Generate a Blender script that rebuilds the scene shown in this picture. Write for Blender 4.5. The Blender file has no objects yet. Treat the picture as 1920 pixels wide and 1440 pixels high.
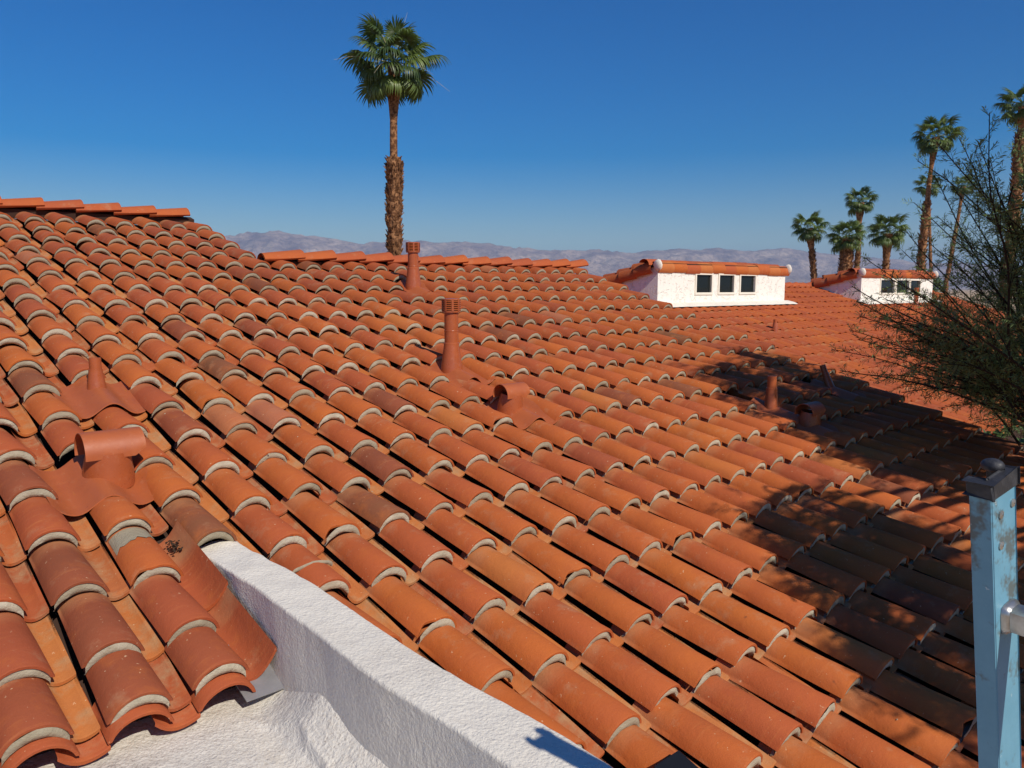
import bpy, bmesh, math, random
from mathutils import Vector, Matrix, Quaternion, noise
rad = math.radians
PI = math.pi
random.seed(7)
scene = bpy.context.scene
col = scene.collection

# ------------------------------------------------------------------ camera
F, PITCH = 1470.5, rad(6.924)
cam_data = bpy.data.cameras.new('camera')
cam = bpy.data.objects.new('camera', cam_data)
col.objects.link(cam)
cam_data.sensor_width = 36.0
cam_data.lens = 36.0 * F / 1920.0
cam_data.clip_start = 0.05
cam_data.clip_end = 40000
cam.rotation_euler = (rad(90) - PITCH, 0, 0)
scene.camera = cam

# ------------------------------------------------------------------ light
SUN_EL, SUN_AZ = rad(41), rad(36)      # azimuth to the right of straight behind
SUN = Vector((math.sin(SUN_AZ) * math.cos(SUN_EL), -math.cos(SUN_AZ) * math.cos(SUN_EL), math.sin(SUN_EL)))
world = bpy.data.worlds.new('World')
scene.world = world
world.use_nodes = True
wn, wl = world.node_tree.nodes, world.node_tree.links
wn.clear()
sky = wn.new('ShaderNodeTexSky')
sky.sky_type = 'NISHITA'
sky.sun_disc = False
sky.sun_elevation = SUN_EL
sky.sun_rotation = math.atan2(SUN.x, SUN.y)
sky.altitude = 300
sky.air_density = 1.2
sky.dust_density = 0.6
sky.ozone_density = 5.5
bg = wn.new('ShaderNodeBackground')
bg.inputs['Strength'].default_value = 0.086
wo = wn.new('ShaderNodeOutputWorld')
hs = wn.new('ShaderNodeHueSaturation')
hs.inputs['Saturation'].default_value = 1.7
hs.inputs['Hue'].default_value = 0.514
wl.new(sky.outputs[0], hs.inputs['Color'])
wl.new(hs.outputs[0], bg.inputs[0])
wl.new(bg.outputs[0], wo.inputs[0])
sd = bpy.data.lights.new('sun', 'SUN')
sd.energy = 4.7
sd.angle = rad(0.53)
sd.color = (1.0, 0.945, 0.83)
sun = bpy.data.objects.new('sun', sd)
sun.rotation_euler = SUN.to_track_quat('Z', 'Y').to_euler()
col.objects.link(sun)
vs = scene.view_settings
vs.view_transform = 'Standard'
vs.look = 'None'
vs.exposure = 0.0
vs.gamma = 1.0
vs.use_curve_mapping = False

# ------------------------------------------------------------------ frames
S = 0.28                       # width of one tile column
L = 0.28 * 1.3653              # exposed length of one tile course
AZ, RP = rad(42.42), rad(17.2)
ER = Vector((math.cos(AZ), math.sin(AZ), 0))
UH = Vector((-math.sin(AZ), math.cos(AZ), 0))
US = UH * math.cos(RP) + Vector((0, 0, math.sin(RP)))
NR = ER.cross(US)
T0 = Vector((-0.5273, 3.2995, -1.1949))

def frame(ex, ey, ez, o):
    return Matrix(((ex.x, ey.x, ez.x, o.x), (ex.y, ey.y, ez.y, o.y), (ex.z, ey.z, ez.z, o.z), (0, 0, 0, 1)))
MROOF = frame(ER, US, NR, T0)
def R(c, r, h=0.0):
    return T0 + ER * (c * S) - US * (r * L) + NR * h

FWD = Vector((0, math.cos(PITCH), -math.sin(PITCH)))
UPV = Vector((0, math.sin(PITCH), math.cos(PITCH)))
def ray(x, y):
    return FWD + Vector((1, 0, 0)) * ((x - 960) / F) - UPV * ((y - 720) / F)
def at_depth(x, y, Y):
    d = ray(x, y); return d * (Y / d.y)
def at_z(x, y, z):
    d = ray(x, y); return d * (z / d.z)
def pix(p):
    d = p.dot(FWD)
    if d < 0.05: return (-9999, -9999)
    return (960 + F * p.x / d, 720 - F * p.dot(UPV) / d)

# ------------------------------------------------------------------ materials
def lin(c):
    c /= 255.0
    return c / 12.92 if c <= 0.04045 else ((c + 0.055) / 1.055) ** 2.4
def rgb(r, g, b): return (lin(r), lin(g), lin(b), 1.0)

class NT:
    def __init__(s, name):
        s.m = bpy.data.materials.new(name); s.m.use_nodes = True
        s.n = s.m.node_tree.nodes; s.l = s.m.node_tree.links
        s.n.clear()
        s.out = s.n.new('ShaderNodeOutputMaterial')
        s.b = s.n.new('ShaderNodeBsdfPrincipled')
        s.l.new(s.b.outputs[0], s.out.inputs[0])
    def node(s, t, **kw):
        n = s.n.new(t)
        for k, v in kw.items(): setattr(n, k, v)
        return n
    def link(s, a, b): s.l.new(a, b)
    def noise(s, vec, scale, detail=4, rough=0.55, w=None, dims='3D'):
        n = s.node('ShaderNodeTexNoise'); n.noise_dimensions = '4D' if w is not None else dims
        n.inputs['Scale'].default_value = scale; n.inputs['Detail'].default_value = detail
        n.inputs['Roughness'].default_value = rough
        if vec is not None: s.link(vec, n.inputs['Vector'])
        if w is not None: s.link(w, n.inputs['W'])
        return n.outputs['Fac']
    def ramp(s, fac, stops, interp='LINEAR'):
        r = s.node('ShaderNodeValToRGB'); cr = r.color_ramp; cr.interpolation = interp
        while len(cr.elements) < len(stops): cr.elements.new(0.5)
        for e, (p, c) in zip(cr.elements, stops):
            e.position = p; e.color = c if len(c) == 4 else (*c, 1)
        s.link(fac, r.inputs[0]); return r.outputs[0]
    def bw(s, fac, a, b):
        return s.ramp(fac, [(a, (0, 0, 0, 1)), (b, (1, 1, 1, 1))])
    def mix(s, fac, a, b, mode='MIX'):
        m = s.node('ShaderNodeMix'); m.data_type = 'RGBA'; m.blend_type = mode
        for i, v in ((0, fac), (6, a), (7, b)):
            if hasattr(v, 'is_output'): s.link(v, m.inputs[i])
            else: m.inputs[i].default_value = v
        return m.outputs[2]
    def math(s, op, a, b=0.0):
        m = s.node('ShaderNodeMath'); m.operation = op
        for i, v in ((0, a), (1, b)):
            if hasattr(v, 'is_output'): s.link(v, m.inputs[i])
            else: m.inputs[i].default_value = v
        return m.outputs[0]
    def bump(s, h, strength, dist=0.01, prev=None):
        b = s.node('ShaderNodeBump'); b.inputs['Strength'].default_value = strength
        b.inputs['Distance'].default_value = dist; s.link(h, b.inputs['Height'])
        if prev is not None: s.link(prev, b.inputs['Normal'])
        return b.outputs[0]
    def base(s, v):
        if hasattr(v, 'is_output'): s.link(v, s.b.inputs['Base Color'])
        else: s.b.inputs['Base Color'].default_value = v
    def set(s, **kw):
        for k, v in kw.items(): s.b.inputs[k.replace('_', ' ')].default_value = v
    def normal(s, v): s.link(v, s.b.inputs['Normal'])
    def coord(s, which='Object'):
        return s.node('ShaderNodeTexCoord').outputs[which]

def sep(nt, vec):
    x = nt.node('ShaderNodeSeparateXYZ'); nt.link(vec, x.inputs[0]); return x.outputs

def tile_mat(name, stuff, pan=False):
    """fired clay: the tint of each tile comes from its object colour, or from a face attribute on joined tiles"""
    nt = NT(name)
    if stuff:
        a = nt.node('ShaderNodeAttribute', attribute_name='tint'); tint = a.outputs['Fac']
        b = nt.node('ShaderNodeAttribute', attribute_name='along'); along = b.outputs['Fac']
    else:
        oi = nt.node('ShaderNodeObjectInfo'); sc = nt.node('ShaderNodeSeparateColor')
        nt.link(oi.outputs['Color'], sc.inputs[0]); tint = sc.outputs[0]
        along = sep(nt, nt.coord())[1]
    vec = nt.coord()
    w = nt.math('MULTIPLY', tint, 47.0)
    if pan:
        c = nt.ramp(tint, [(0.0, rgb(160, 90, 50)), (0.25, rgb(180, 104, 48)), (0.5, rgb(184, 116, 62)), (0.75, rgb(174, 92, 46)), (1.0, rgb(156, 76, 44))])
    else:
        c = nt.ramp(tint, [(0.0, rgb(120, 82, 54)), (0.05, rgb(134, 75, 50)), (0.10, rgb(160, 80, 49)), (0.3, rgb(173, 86, 48)), (0.55, rgb(182, 94, 45)), (0.8, rgb(188, 101, 44)), (0.94, rgb(192, 116, 60)), (1.0, rgb(174, 110, 82))])
    n1 = nt.noise(vec, 5.0, 3, 0.6, w)
    c = nt.mix(nt.math('MULTIPLY', nt.bw(n1, 0.38, 0.75), 0.42), c, rgb(160, 80, 52) if not pan else rgb(166, 102, 68))
    n2 = nt.noise(vec, 9.0, 5, 0.65, w)
    c = nt.mix(nt.math('MULTIPLY', nt.bw(n2, 0.52, 0.74), 0.40), c, rgb(192, 108, 48))
    # pale lime bloom and dust
    n3 = nt.noise(vec, 7.0, 6, 0.7, nt.math('ADD', w, 9.0))
    lo, hi = (0.56, 0.70) if not pan else (0.47, 0.66)
    c = nt.mix(nt.math('MULTIPLY', nt.bw(n3, lo, hi), 0.42 if not pan else 0.62), c, rgb(178, 138, 104) if not pan else rgb(166, 146, 110))
    # paint and mortar specks
    n4 = nt.noise(vec, 70.0, 2, 0.5, w)
    c = nt.mix(nt.math('MULTIPLY', nt.bw(n4, 0.70, 0.75), 0.6), c, rgb(225, 190, 150))
    gr = nt.noise(vec, 240.0, 3, 0.7)
    c = nt.mix(nt.math('MULTIPLY', nt.bw(gr, 0.35, 0.75), 0.30), c, rgb(140, 66, 38))
    # scuffs drawn across the barrel when the clay was pressed
    mp = nt.node('ShaderNodeMapping'); mp.inputs['Scale'].default_value = (5, 60, 5); nt.link(vec, mp.inputs[0])
    n6 = nt.noise(mp.outputs[0], 1.0, 4, 0.6, w)
    c = nt.mix(nt.math('MULTIPLY', nt.math('MULTIPLY', nt.bw(n6, 0.56, 0.72), nt.bw(n1, 0.45, 0.65)), 0.5), c, rgb(198, 122, 70))
    # brushed wear along the tile, a dusty band where the next course's mortar sits
    if not pan:
        band = nt.ramp(nt.math('ADD', along, nt.math('MULTIPLY', nt.math('SUBTRACT', n2, 0.5), 0.09)),
                       [(0.300, (0, 0, 0, 1)), (0.345, (0.5, 0.5, 0.5, 1)), (0.385, (0.9, 0.9, 0.9, 1))])
        c = nt.mix(nt.math('MULTIPLY', band, nt.bw(n1, 0.3, 0.7)), c, rgb(176, 124, 86))
    # dark lichen
    n5 = nt.noise(vec, 16.0, 5, 0.7, nt.math('ADD', w, 31.0))
    c = nt.mix(nt.math('MULTIPLY', nt.bw(n5, 0.66, 0.74), 0.55), c, rgb(92, 58, 44))
    nt.base(c)
    nt.set(Roughness=0.78)
    nt.b.inputs['Specular IOR Level'].default_value = 0.22
    g = nt.noise(vec, 160.0, 4, 0.6)
    m = nt.noise(vec, 22.0, 4, 0.6, w)
    nt.normal(nt.bump(g, 0.25, 0.004, nt.bump(m, 0.30, 0.012)))
    return nt.m

M = {}
M['tile'] = tile_mat('terracotta', False)
M['tile_s'] = tile_mat('terracotta joined', True)
M['pan'] = tile_mat('terracotta pan', False, True)
M['pan_s'] = tile_mat('terracotta pan joined', True, True)

def simple(name, color, rough=0.6, spec=0.4, metal=0.0, nscale=None, amt=0.25, dark=None, bump=None, coord='Object', stops=(0.4, 0.7)):
    nt = NT(name)
    v = nt.coord(coord)
    if nscale:
        n = nt.noise(v, nscale, 5, 0.65)
        nt.base(nt.mix(nt.math('MULTIPLY', nt.bw(n, *stops), amt), color, dark or tuple(x * 0.55 for x in color[:3]) + (1,)))
    else:
        nt.base(color)
    nt.set(Roughness=rough, Metallic=metal)
    nt.b.inputs['Specular IOR Level'].default_value = spec
    if bump:
        nt.normal(nt.bump(nt.noise(v, bump[0], 4, 0.6), bump[1], bump[2]))
    return nt.m

def m_mortar():
    nt = NT('mortar'); v = nt.coord(); oi = nt.node('ShaderNodeObjectInfo'); r_ = oi.outputs['Random']
    n = nt.noise(v, 14, 5, 0.65, nt.math('MULTIPLY', r_, 40.0))
    c = nt.mix(r_, rgb(152, 141, 120), rgb(186, 176, 156))
    c = nt.mix(nt.math('MULTIPLY', nt.bw(n, 0.4, 0.7), 0.6), c, rgb(142, 130, 108))
    nt.base(c); nt.set(Roughness=0.95); nt.b.inputs['Specular IOR Level'].default_value = 0.1
    nt.normal(nt.bump(nt.noise(v, 90, 4, 0.6), 0.7, 0.006, nt.bump(n, 0.5, 0.01)))
    return nt.m
M['mortar'] = m_mortar()
M['deck'] = simple('underlay', rgb(70, 52, 44), 0.95, 0.1, nscale=4)
def m_paint(name, c0, c1, rough):
    nt = NT(name); v = nt.coord()
    n = nt.noise(v, 8, 5, 0.7); n2 = nt.noise(v, 60, 4, 0.7); n3 = nt.noise(v, 22, 5, 0.75)
    c = nt.mix(nt.math('MULTIPLY', nt.bw(n, 0.4, 0.7), 0.5), c0, c1)
    c = nt.mix(nt.math('MULTIPLY', nt.bw(n3, 0.58, 0.70), 0.35), c, rgb(186, 128, 96))
    c = nt.mix(nt.math('MULTIPLY', nt.bw(n2, 0.66, 0.72), 0.6), c, rgb(84, 44, 32))
    nt.base(c)
    r_ = nt.math('ADD', rough, nt.math('MULTIPLY', nt.bw(n3, 0.4, 0.7), 0.18)); nt.link(r_, nt.b.inputs['Roughness'])
    nt.b.inputs['Specular IOR Level'].default_value = 0.55
    nt.normal(nt.bump(n, 0.12, 0.012, nt.bump(n2, 0.08, 0.002)))
    return nt.m
M['vent'] = m_paint('painted vent metal', rgb(164, 84, 46), rgb(142, 70, 42), 0.27)
M['saddle'] = m_paint('painted lead flashing', rgb(168, 88, 46), rgb(148, 74, 44), 0.46)
M['void'] = simple('dark duct', rgb(30, 20, 18), 0.9, 0.1)  # near-black colour standing in for shade inside vent caps and stubs
M['galv'] = simple('galvanised flashing', rgb(150, 148, 150), 0.5, 0.5, 0.35, nscale=9, amt=0.4, bump=(20, 0.2, 0.006))
M['rubber'] = simple('worn black rubber', rgb(44, 44, 48), 0.55, 0.4, nscale=30, amt=0.6, dark=rgb(92, 90, 92), bump=(60, 0.5, 0.004), stops=(0.5, 0.75))
M['alu'] = simple('aluminium', rgb(188, 186, 182), 0.34, 0.5, 0.85, nscale=40, amt=0.5, dark=rgb(120, 112, 102), bump=(120, 0.2, 0.002))
M['black'] = simple('plain black', rgb(22, 22, 25), 0.5, 0.4, nscale=20, amt=0.4)
M['winframe'] = simple('window frame', rgb(232, 224, 206), 0.5, 0.4, nscale=9, amt=0.15)
M['gravel'] = simple('desert ground', rgb(176, 150, 122), 0.95, 0.1, nscale=0.6, amt=0.5, dark=rgb(122, 112, 84), bump=(3, 0.5, 0.1))
M['bark'] = simple('tree bark', rgb(60, 50, 38), 0.9, 0.15, nscale=18, amt=0.6)
M['trunk'] = simple('palm trunk', rgb(164, 118, 82), 0.92, 0.1, nscale=8, amt=0.85, dark=rgb(78, 48, 32), bump=(26, 0.8, 0.03), stops=(0.42, 0.56))
M['debris'] = simple('dry leaf litter', rgb(62, 48, 38), 0.9, 0.1, nscale=60, amt=0.6)

def m_glass():
    nt = NT('dark window glass')
    nt.base(rgb(26, 32, 32)); nt.set(Roughness=0.06)
    nt.b.inputs['Specular IOR Level'].default_value = 0.25
    nt.normal(nt.bump(nt.noise(nt.coord(), 3, 2), 0.05, 0.02))
    return nt.m
M['glass'] = m_glass()

def m_stucco(name, fine, relief, dirt, base=(226, 222, 216)):
    nt = NT(name); v = nt.coord()
    n1 = nt.noise(v, 1.7, 6, 0.7); n2 = nt.noise(v, 22.0, 4, 0.6)
    c = nt.mix(nt.math('MULTIPLY', nt.bw(n1, 0.48, 0.72), dirt), rgb(*base), rgb(176, 160, 144))
    c = nt.mix(nt.math('MULTIPLY', nt.bw(n2, 0.55, 0.75), dirt * 0.6), c, rgb(190, 176, 160))
    n3 = nt.noise(v, 34.0, 4, 0.7)
    c = nt.mix(nt.math('MULTIPLY', nt.bw(n3, 0.66, 0.70), dirt), c, rgb(120, 92, 74))
    n4 = nt.noise(v, 130.0, 3, 0.7)
    c = nt.mix(nt.math('MULTIPLY', nt.bw(n4, 0.50, 0.68), dirt * 0.75), c, rgb(150, 134, 118))
    cr = nt.noise(v, 3.2, 6, 0.8)
    crack = nt.ramp(cr, [(0.490, (0, 0, 0, 1)), (0.499, (1, 1, 1, 1)), (0.501, (1, 1, 1, 1)), (0.510, (0, 0, 0, 1))])
    c = nt.mix(nt.math('MULTIPLY', nt.math('MULTIPLY', crack, nt.bw(n1, 0.5, 0.6)), dirt), c, rgb(96, 84, 76))
    nt.base(c); nt.set(Roughness=0.85); nt.b.inputs['Specular IOR Level'].default_value = 0.25
    a = nt.noise(v, fine, 3, 0.6)
    b = nt.noise(v, fine * 0.28, 4, 0.6)
    nt.normal(nt.bump(a, relief, 0.006, nt.bump(b, relief * 0.6, 0.012)))
    return nt.m
M['stucco'] = m_stucco('parapet stucco', 85, 0.75, 0.22, (226, 217, 202))
M['coating'] = m_stucco('white roof coating', 70, 1.0, 0.66, (217, 209, 197))
def m_lace():
    nt = NT('dormer lace stucco'); v = nt.coord()
    n = nt.noise(v, 9.0, 5, 0.62)
    nt.base(nt.mix(nt.math('MULTIPLY', nt.bw(nt.noise(v, 1.2, 5, 0.6), 0.5, 0.8), 0.12), rgb(236, 230, 218), rgb(200, 184, 160)))
    nt.set(Roughness=0.85); nt.b.inputs['Specular IOR Level'].default_value = 0.2
    nt.normal(nt.bump(nt.ramp(n, [(0.40, (0, 0, 0, 1)), (0.46, (1, 1, 1, 1))]), 0.55, 0.02))
    return nt.m
M['lace'] = m_lace()

def m_leaf(name, c1, c2, trans, scale=3.0, rough=0.45):
    nt = NT(name); v = nt.coord()
    oi = nt.node('ShaderNodeObjectInfo')
    f = nt.math('ADD', nt.math('MULTIPLY', oi.outputs['Random'], 0.6), nt.math('MULTIPLY', nt.noise(v, scale, 3), 0.5))
    nt.base(nt.mix(nt.bw(f, 0.15, 0.95), c1, c2)); nt.set(Roughness=rough)
    nt.b.inputs['Specular IOR Level'].default_value = 0.35
    tr = nt.node('ShaderNodeBsdfTranslucent'); tr.inputs[0].default_value = trans
    ad = nt.node('ShaderNodeAddShader')
    nt.link(nt.b.outputs[0], ad.inputs[0]); nt.link(tr.outputs[0], ad.inputs[1]); nt.link(ad.outputs[0], nt.out.inputs[0])
    return nt.m
M['frond'] = m_leaf('palm frond', rgb(44, 62, 32), rgb(96, 110, 50), (0.04, 0.06, 0.01, 1))
M['needle'] = m_leaf('feathery foliage', rgb(82, 108, 62), rgb(128, 144, 80), (0.03, 0.045, 0.012, 1), 1.2, 0.6)
M['hedge'] = m_leaf('hedge leaves', rgb(46, 66, 30), rgb(84, 106, 44), (0.02, 0.03, 0.006, 1), 0.8)
M['stalk'] = simple('dry seed stalk', rgb(176, 164, 134), 0.8, 0.2)

def m_fiberglass():
    nt = NT('blue fibreglass rail'); v = nt.coord()
    n = nt.noise(v, 20, 5, 0.7); n2 = nt.noise(v, 7, 5, 0.75)
    c = nt.mix(nt.math('MULTIPLY', nt.bw(n, 0.4, 0.8), 0.35), rgb(96, 146, 168), rgb(126, 174, 194))
    c = nt.mix(nt.math('MULTIPLY', nt.bw(n2, 0.57, 0.64), 0.8), c, rgb(84, 80, 68))
    sc = nt.noise(v, 55, 3, 0.6)
    c = nt.mix(nt.math('MULTIPLY', nt.bw(sc, 0.68, 0.72), 0.6), c, rgb(196, 206, 206))
    nt.base(c); nt.set(Roughness=0.5)
    nt.normal(nt.bump(n, 0.15, 0.004)); return nt.m
M['fiber'] = m_fiberglass()

def m_mountain():
    nt = NT('desert mountain rock'); v = nt.coord()
    n = nt.noise(v, 0.004, 8, 0.65); n2 = nt.noise(v, 0.02, 6, 0.7)
    c = nt.mix(nt.bw(n, 0.35, 0.65), rgb(112, 92, 90), rgb(186, 162, 142))
    c = nt.mix(nt.math('MULTIPLY', nt.bw(n2, 0.48, 0.58), 0.6), c, rgb(98, 82, 82))
    nt.base(c); nt.set(Roughness=0.95); nt.b.inputs['Specular IOR Level'].default_value = 0.05
    nt.normal(nt.bump(n2, 0.8, 30.0)); return nt.m
M['mountain'] = m_mountain()

# ------------------------------------------------------------------ mesh helpers
class MB:
    def __init__(s): s.v = []; s.f = []; s.tint = []; s.along = []
    def add(s, verts, faces, tint=None, along=None):
        o = len(s.v); s.v.extend([tuple(p) for p in verts]); s.f.extend([tuple(i + o for i in q) for q in faces])
        if tint is not None: s.tint.extend([tint] * len(verts)); s.along.extend(along)
    def box(s, m, a, b):
        vs_ = [m @ Vector((x, y, z)) for z in (a[2], b[2]) for y in (a[1], b[1]) for x in (a[0], b[0])]
        s.add(vs_, [(0, 2, 3, 1), (4, 5, 7, 6), (0, 1, 5, 4), (2, 6, 7, 3), (0, 4, 6, 2), (1, 3, 7, 5)])
    def tube(s, pts, rads, n=6, cap=True):
        vs_, fs = [], []
        k = len(pts); prev = None
        for i, p in enumerate(pts):
            d = (pts[min(i + 1, k - 1)] - pts[max(i - 1, 0)]).normalized()
            if prev is None:
                a = d.orthogonal().normalized()
            else:
                a = (prev - d * prev.dot(d))
                a = a.normalized() if a.length > 1e-6 else d.orthogonal().normalized()
            prev = a; b = d.cross(a)
            for j in range(n):
                t = 2 * PI * j / n
                vs_.append(p + (a * math.cos(t) + b * math.sin(t)) * rads[i])
        for i in range(k - 1):
            for j in range(n):
                j2 = (j + 1) % n
                fs.append((i * n + j, i * n + j2, (i + 1) * n + j2, (i + 1) * n + j))
        if cap:
            fs.append(tuple(range(n - 1, -1, -1))); fs.append(tuple((k - 1) * n + j for j in range(n)))
        s.add(vs_, fs)
    def revolve(s, m, prof, n=24, cap=False):
        vs_, fs = [], []
        for r_, z in prof:
            for j in range(n):
                t = 2 * PI * j / n
                vs_.append(m @ Vector((r_ * math.cos(t), r_ * math.sin(t), z)))
        for i in range(len(prof) - 1):
            for j in range(n):
                j2 = (j + 1) % n
                fs.append((i * n + j, i * n + j2, (i + 1) * n + j2, (i + 1) * n + j))
        if cap:
            fs.append(tuple((len(prof) - 1) * n + j for j in range(n)))
        s.add(vs_, fs)
    def grid(s, rows):
        nr, nc = len(rows), len(rows[0])
        s.add([p for r_ in rows for p in r_], [(i * nc + j, i * nc + j + 1, (i + 1) * nc + j + 1, (i + 1) * nc + j) for i in range(nr - 1) for j in range(nc - 1)])
    def mesh(s, name, mat, smooth=40):
        me = bpy.data.meshes.new(name); me.from_pydata(s.v, [], s.f)
        if s.tint:
            a = me.attributes.new('tint', 'FLOAT', 'POINT'); a.data.foreach_set('value', s.tint)
            a = me.attributes.new('along', 'FLOAT', 'POINT'); a.data.foreach_set('value', s.along)
        me.update()
        if smooth:
            me.shade_smooth(); me.set_sharp_from_angle(angle=rad(smooth))
        if mat is not None: me.materials.append(M[mat])
        return me
    def build(s, name, mat, parent=None, world_m=None, smooth=40, local=None):
        return obj(name, s.mesh(name, mat, smooth), parent, world_m, local)

def obj(name, me, parent=None, world_m=None, local=None):
    o = bpy.data.objects.new(name, me); col.objects.link(o)
    if parent is not None: o.parent = parent
    if local is not None: o.matrix_local = local
    elif world_m is not None: o.matrix_local = (WM[parent.name].inverted() @ world_m) if parent is not None else world_m
    elif parent is not None: o.matrix_local = WM[parent.name].inverted()
    return o
WM = {}     # world matrix of every Empty or part that carries children
def thing(name, label, cat, m, group=None):
    o = bpy.data.objects.new(name, None); col.objects.link(o); o.empty_display_size = 0.2
    o.matrix_world = m; WM[o.name] = m.copy()
    o['label'] = label; o['category'] = cat
    if group: o['group'] = group
    return o
def tag(o, label, cat, group=None):
    o['label'] = label; o['category'] = cat
    if group: o['group'] = group
    return o
def kind(o, k): o['kind'] = k; return o
TR = Matrix.Translation

# ------------------------------------------------------------------ setting: ground and mountains
GZ = -4.4
g = MB()
rows = []
for j in range(41):
    row = []
    for i in range(41):
        x = (i - 20) / 20; y = (j - 20) / 20
        row.append(Vector((math.copysign(abs(x) ** 3, x) * 16000, math.copysign(abs(y) ** 3, y) * 16000 + 20, GZ)))
    rows.append(row)
g.grid(rows)
kind(g.build('ground', 'gravel', smooth=0), 'structure')

SKY_LINE = [(-2600, 500), (-1500, 470), (-700, 452), (0, 440), (300, 436), (430, 441), (480, 436), (530, 433), (560, 434), (600, 442), (640, 447), (690, 452), (740, 450), (800, 449), (850, 449), (900, 455), (960, 459), (1000, 462), (1100, 467), (1190, 471), (1240, 468), (1280, 462), (1320, 464), (1360, 466), (1430, 462), (1480, 466), (1540, 474), (1600, 479), (1680, 486), (1800, 493), (1920, 498), (2600, 486), (3600, 500)]
def sky_y(x):
    for (x0, y0), (x1, y1) in zip(SKY_LINE, SKY_LINE[1:]):
        if x0 <= x <= x1: return y0 + (y1 - y0) * (x - x0) / (x1 - x0)
    return 500
def mountain_range():
    D0, D1 = 5200.0, 8200.0
    mb = MB(); rows = []
    nx, ny = 760, 56
    for j in range(ny + 1):
        tj = j / ny
        row = []
        for i in range(nx + 1):
            px = -2600 + 6200 * i / nx
            Y = D0 + (D1 - D0) * tj
            X = (px - 960) / F * Y * 1.007
            crest = (543 - sky_y(px)) / F * D1 * 0.93
            # ridged relief: spurs running down from the crest
            p = Vector((X / 900.0, Y / 1500.0, 0.3))
            w = 1.0 - abs(noise.noise(p * 1.0)) * 1.0
            w2 = 1.0 - abs(noise.noise(p * 2.7 + Vector((5, 1, 0))))
            w3 = 1.0 - abs(noise.noise(p * 7.0 + Vector((2, 8, 0))))
            w4 = 0.5 - abs(noise.noise(p * 17.0)) + 0.5 * noise.noise(p * 41.0)
            env = min(1.0, tj / 0.8) ** 1.25
            if tj > 0.8: env = 1.0 - (tj - 0.8) * 2.0
            rel = (w * 0.45 + w2 * 0.32 + w3 * 0.17 + w4 * 0.12)
            h = crest * env * (1.0 - (1.0 - rel) * 1.6 * (1.0 - 0.80 * max(0.0, min(1.0, (tj - 0.45) / 0.3))))
            row.append(Vector((X, Y, GZ + max(-2.0, h + w4 * 6 * env))))
        rows.append(row)
    mb.grid(rows)
    return kind(mb.build('mountains', 'mountain', smooth=80), 'structure')
mountain_range()

# ------------------------------------------------------------------ desert haze
hz = MB(); hz.box(Matrix.Identity(4), (-17000, -17000, GZ - 1.0), (17000, 17100, 600.0))
hm = bpy.data.materials.new('desert haze'); hm.use_nodes = True; hm.node_tree.nodes.clear()
ho = hm.node_tree.nodes.new('ShaderNodeOutputMaterial'); hv = hm.node_tree.nodes.new('ShaderNodeVolumePrincipled')
hv.inputs['Color'].default_value = (0.50, 0.70, 1.0, 1); hv.inputs['Density'].default_value = 9.5e-5; hv.inputs['Anisotropy'].default_value = 0.0
hm.node_tree.links.new(hv.outputs[0], ho.inputs['Volume'])
hme = hz.mesh('haze', None, 0); hme.materials.append(hm)
kind(obj('haze', hme), 'stuff')

# ------------------------------------------------------------------ clay tiles
TL = 0.47      # full tile length
def arc(w, h, n):
    """points across an arch of width w and rise h, feet at z = 0"""
    Rr = (w * w / 4 + h * h) / (2 * h); a = math.asin(min(1.0, w / 2 / Rr))
    if h > Rr: a = PI - a
    return [(Rr * math.sin(-a + 2 * a * i / n), Rr * math.cos(-a + 2 * a * i / n) - (Rr - h)) for i in range(n + 1)]
# cover: lower end wide, head narrow; origin on the crest of the lower end
CW0, CH0, CW1, CH1, CT = 0.204, 0.076, 0.172, 0.067, 0.013
HEAD_DROP = 0.074          # how far the crest falls from lower end to head
def cover_sections(ys, n, wob=None):
    out, inn = [], []
    for y in ys:
        t = y / TL
        w, h = CW0 + (CW1 - CW0) * t, CH0 + (CH1 - CH0) * t
        zc = -HEAD_DROP * t - h
        o = [(x, z + zc) for x, z in arc(w, h, n)]
        i_ = [(x, z + zc) for x, z in arc(w - 2 * CT, h - CT, n)]
        if wob:
            o = [(x + wob(x, y) * 0.5, z + wob(x + 3, y)) for x, z in o]; i_ = [(x + wob(x, y) * 0.5, z + wob(x + 3, y)) for x, z in i_]
        out.append([(x, y, z) for x, z in o]); inn.append([(x, y, z) for x, z in i_])
    return out, inn
def cover_geo(n=12, ys=(0.0, 0.006, 0.24, TL), wob=None, inner=True, end=0.0):
    ys = [end + y * (TL - end) / TL for y in ys]
    out, inn = cover_sections(ys, n, wob)
    # soften the arris of the lower end
    if len(ys) > 3: out[0] = [(x * 0.985, y, z - 0.0035) for x, y, z in out[0]]
    v, f = [], []
    for s_ in out: v += s_
    k = n + 1
    for i in range(len(ys) - 1):
        for j in range(n): f.append((i * k + j, (i + 1) * k + j, (i + 1) * k + j + 1, i * k + j + 1)[::-1])
    if inner:
        o = len(v); ends = [inn[0], inn[-1]]
        for s_ in ends: v += s_
        for j in range(n):
            f.append((o + j, o + k + j, o + k + j + 1, o + j + 1))
            f.append((j, j + 1, o + j + 1, o + j)[::-1])
        last = (len(ys) - 1) * k
        f.append((0, o, o + k, last)); f.append((n, last + n, o + k + n, o + n))
    return v, f
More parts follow.
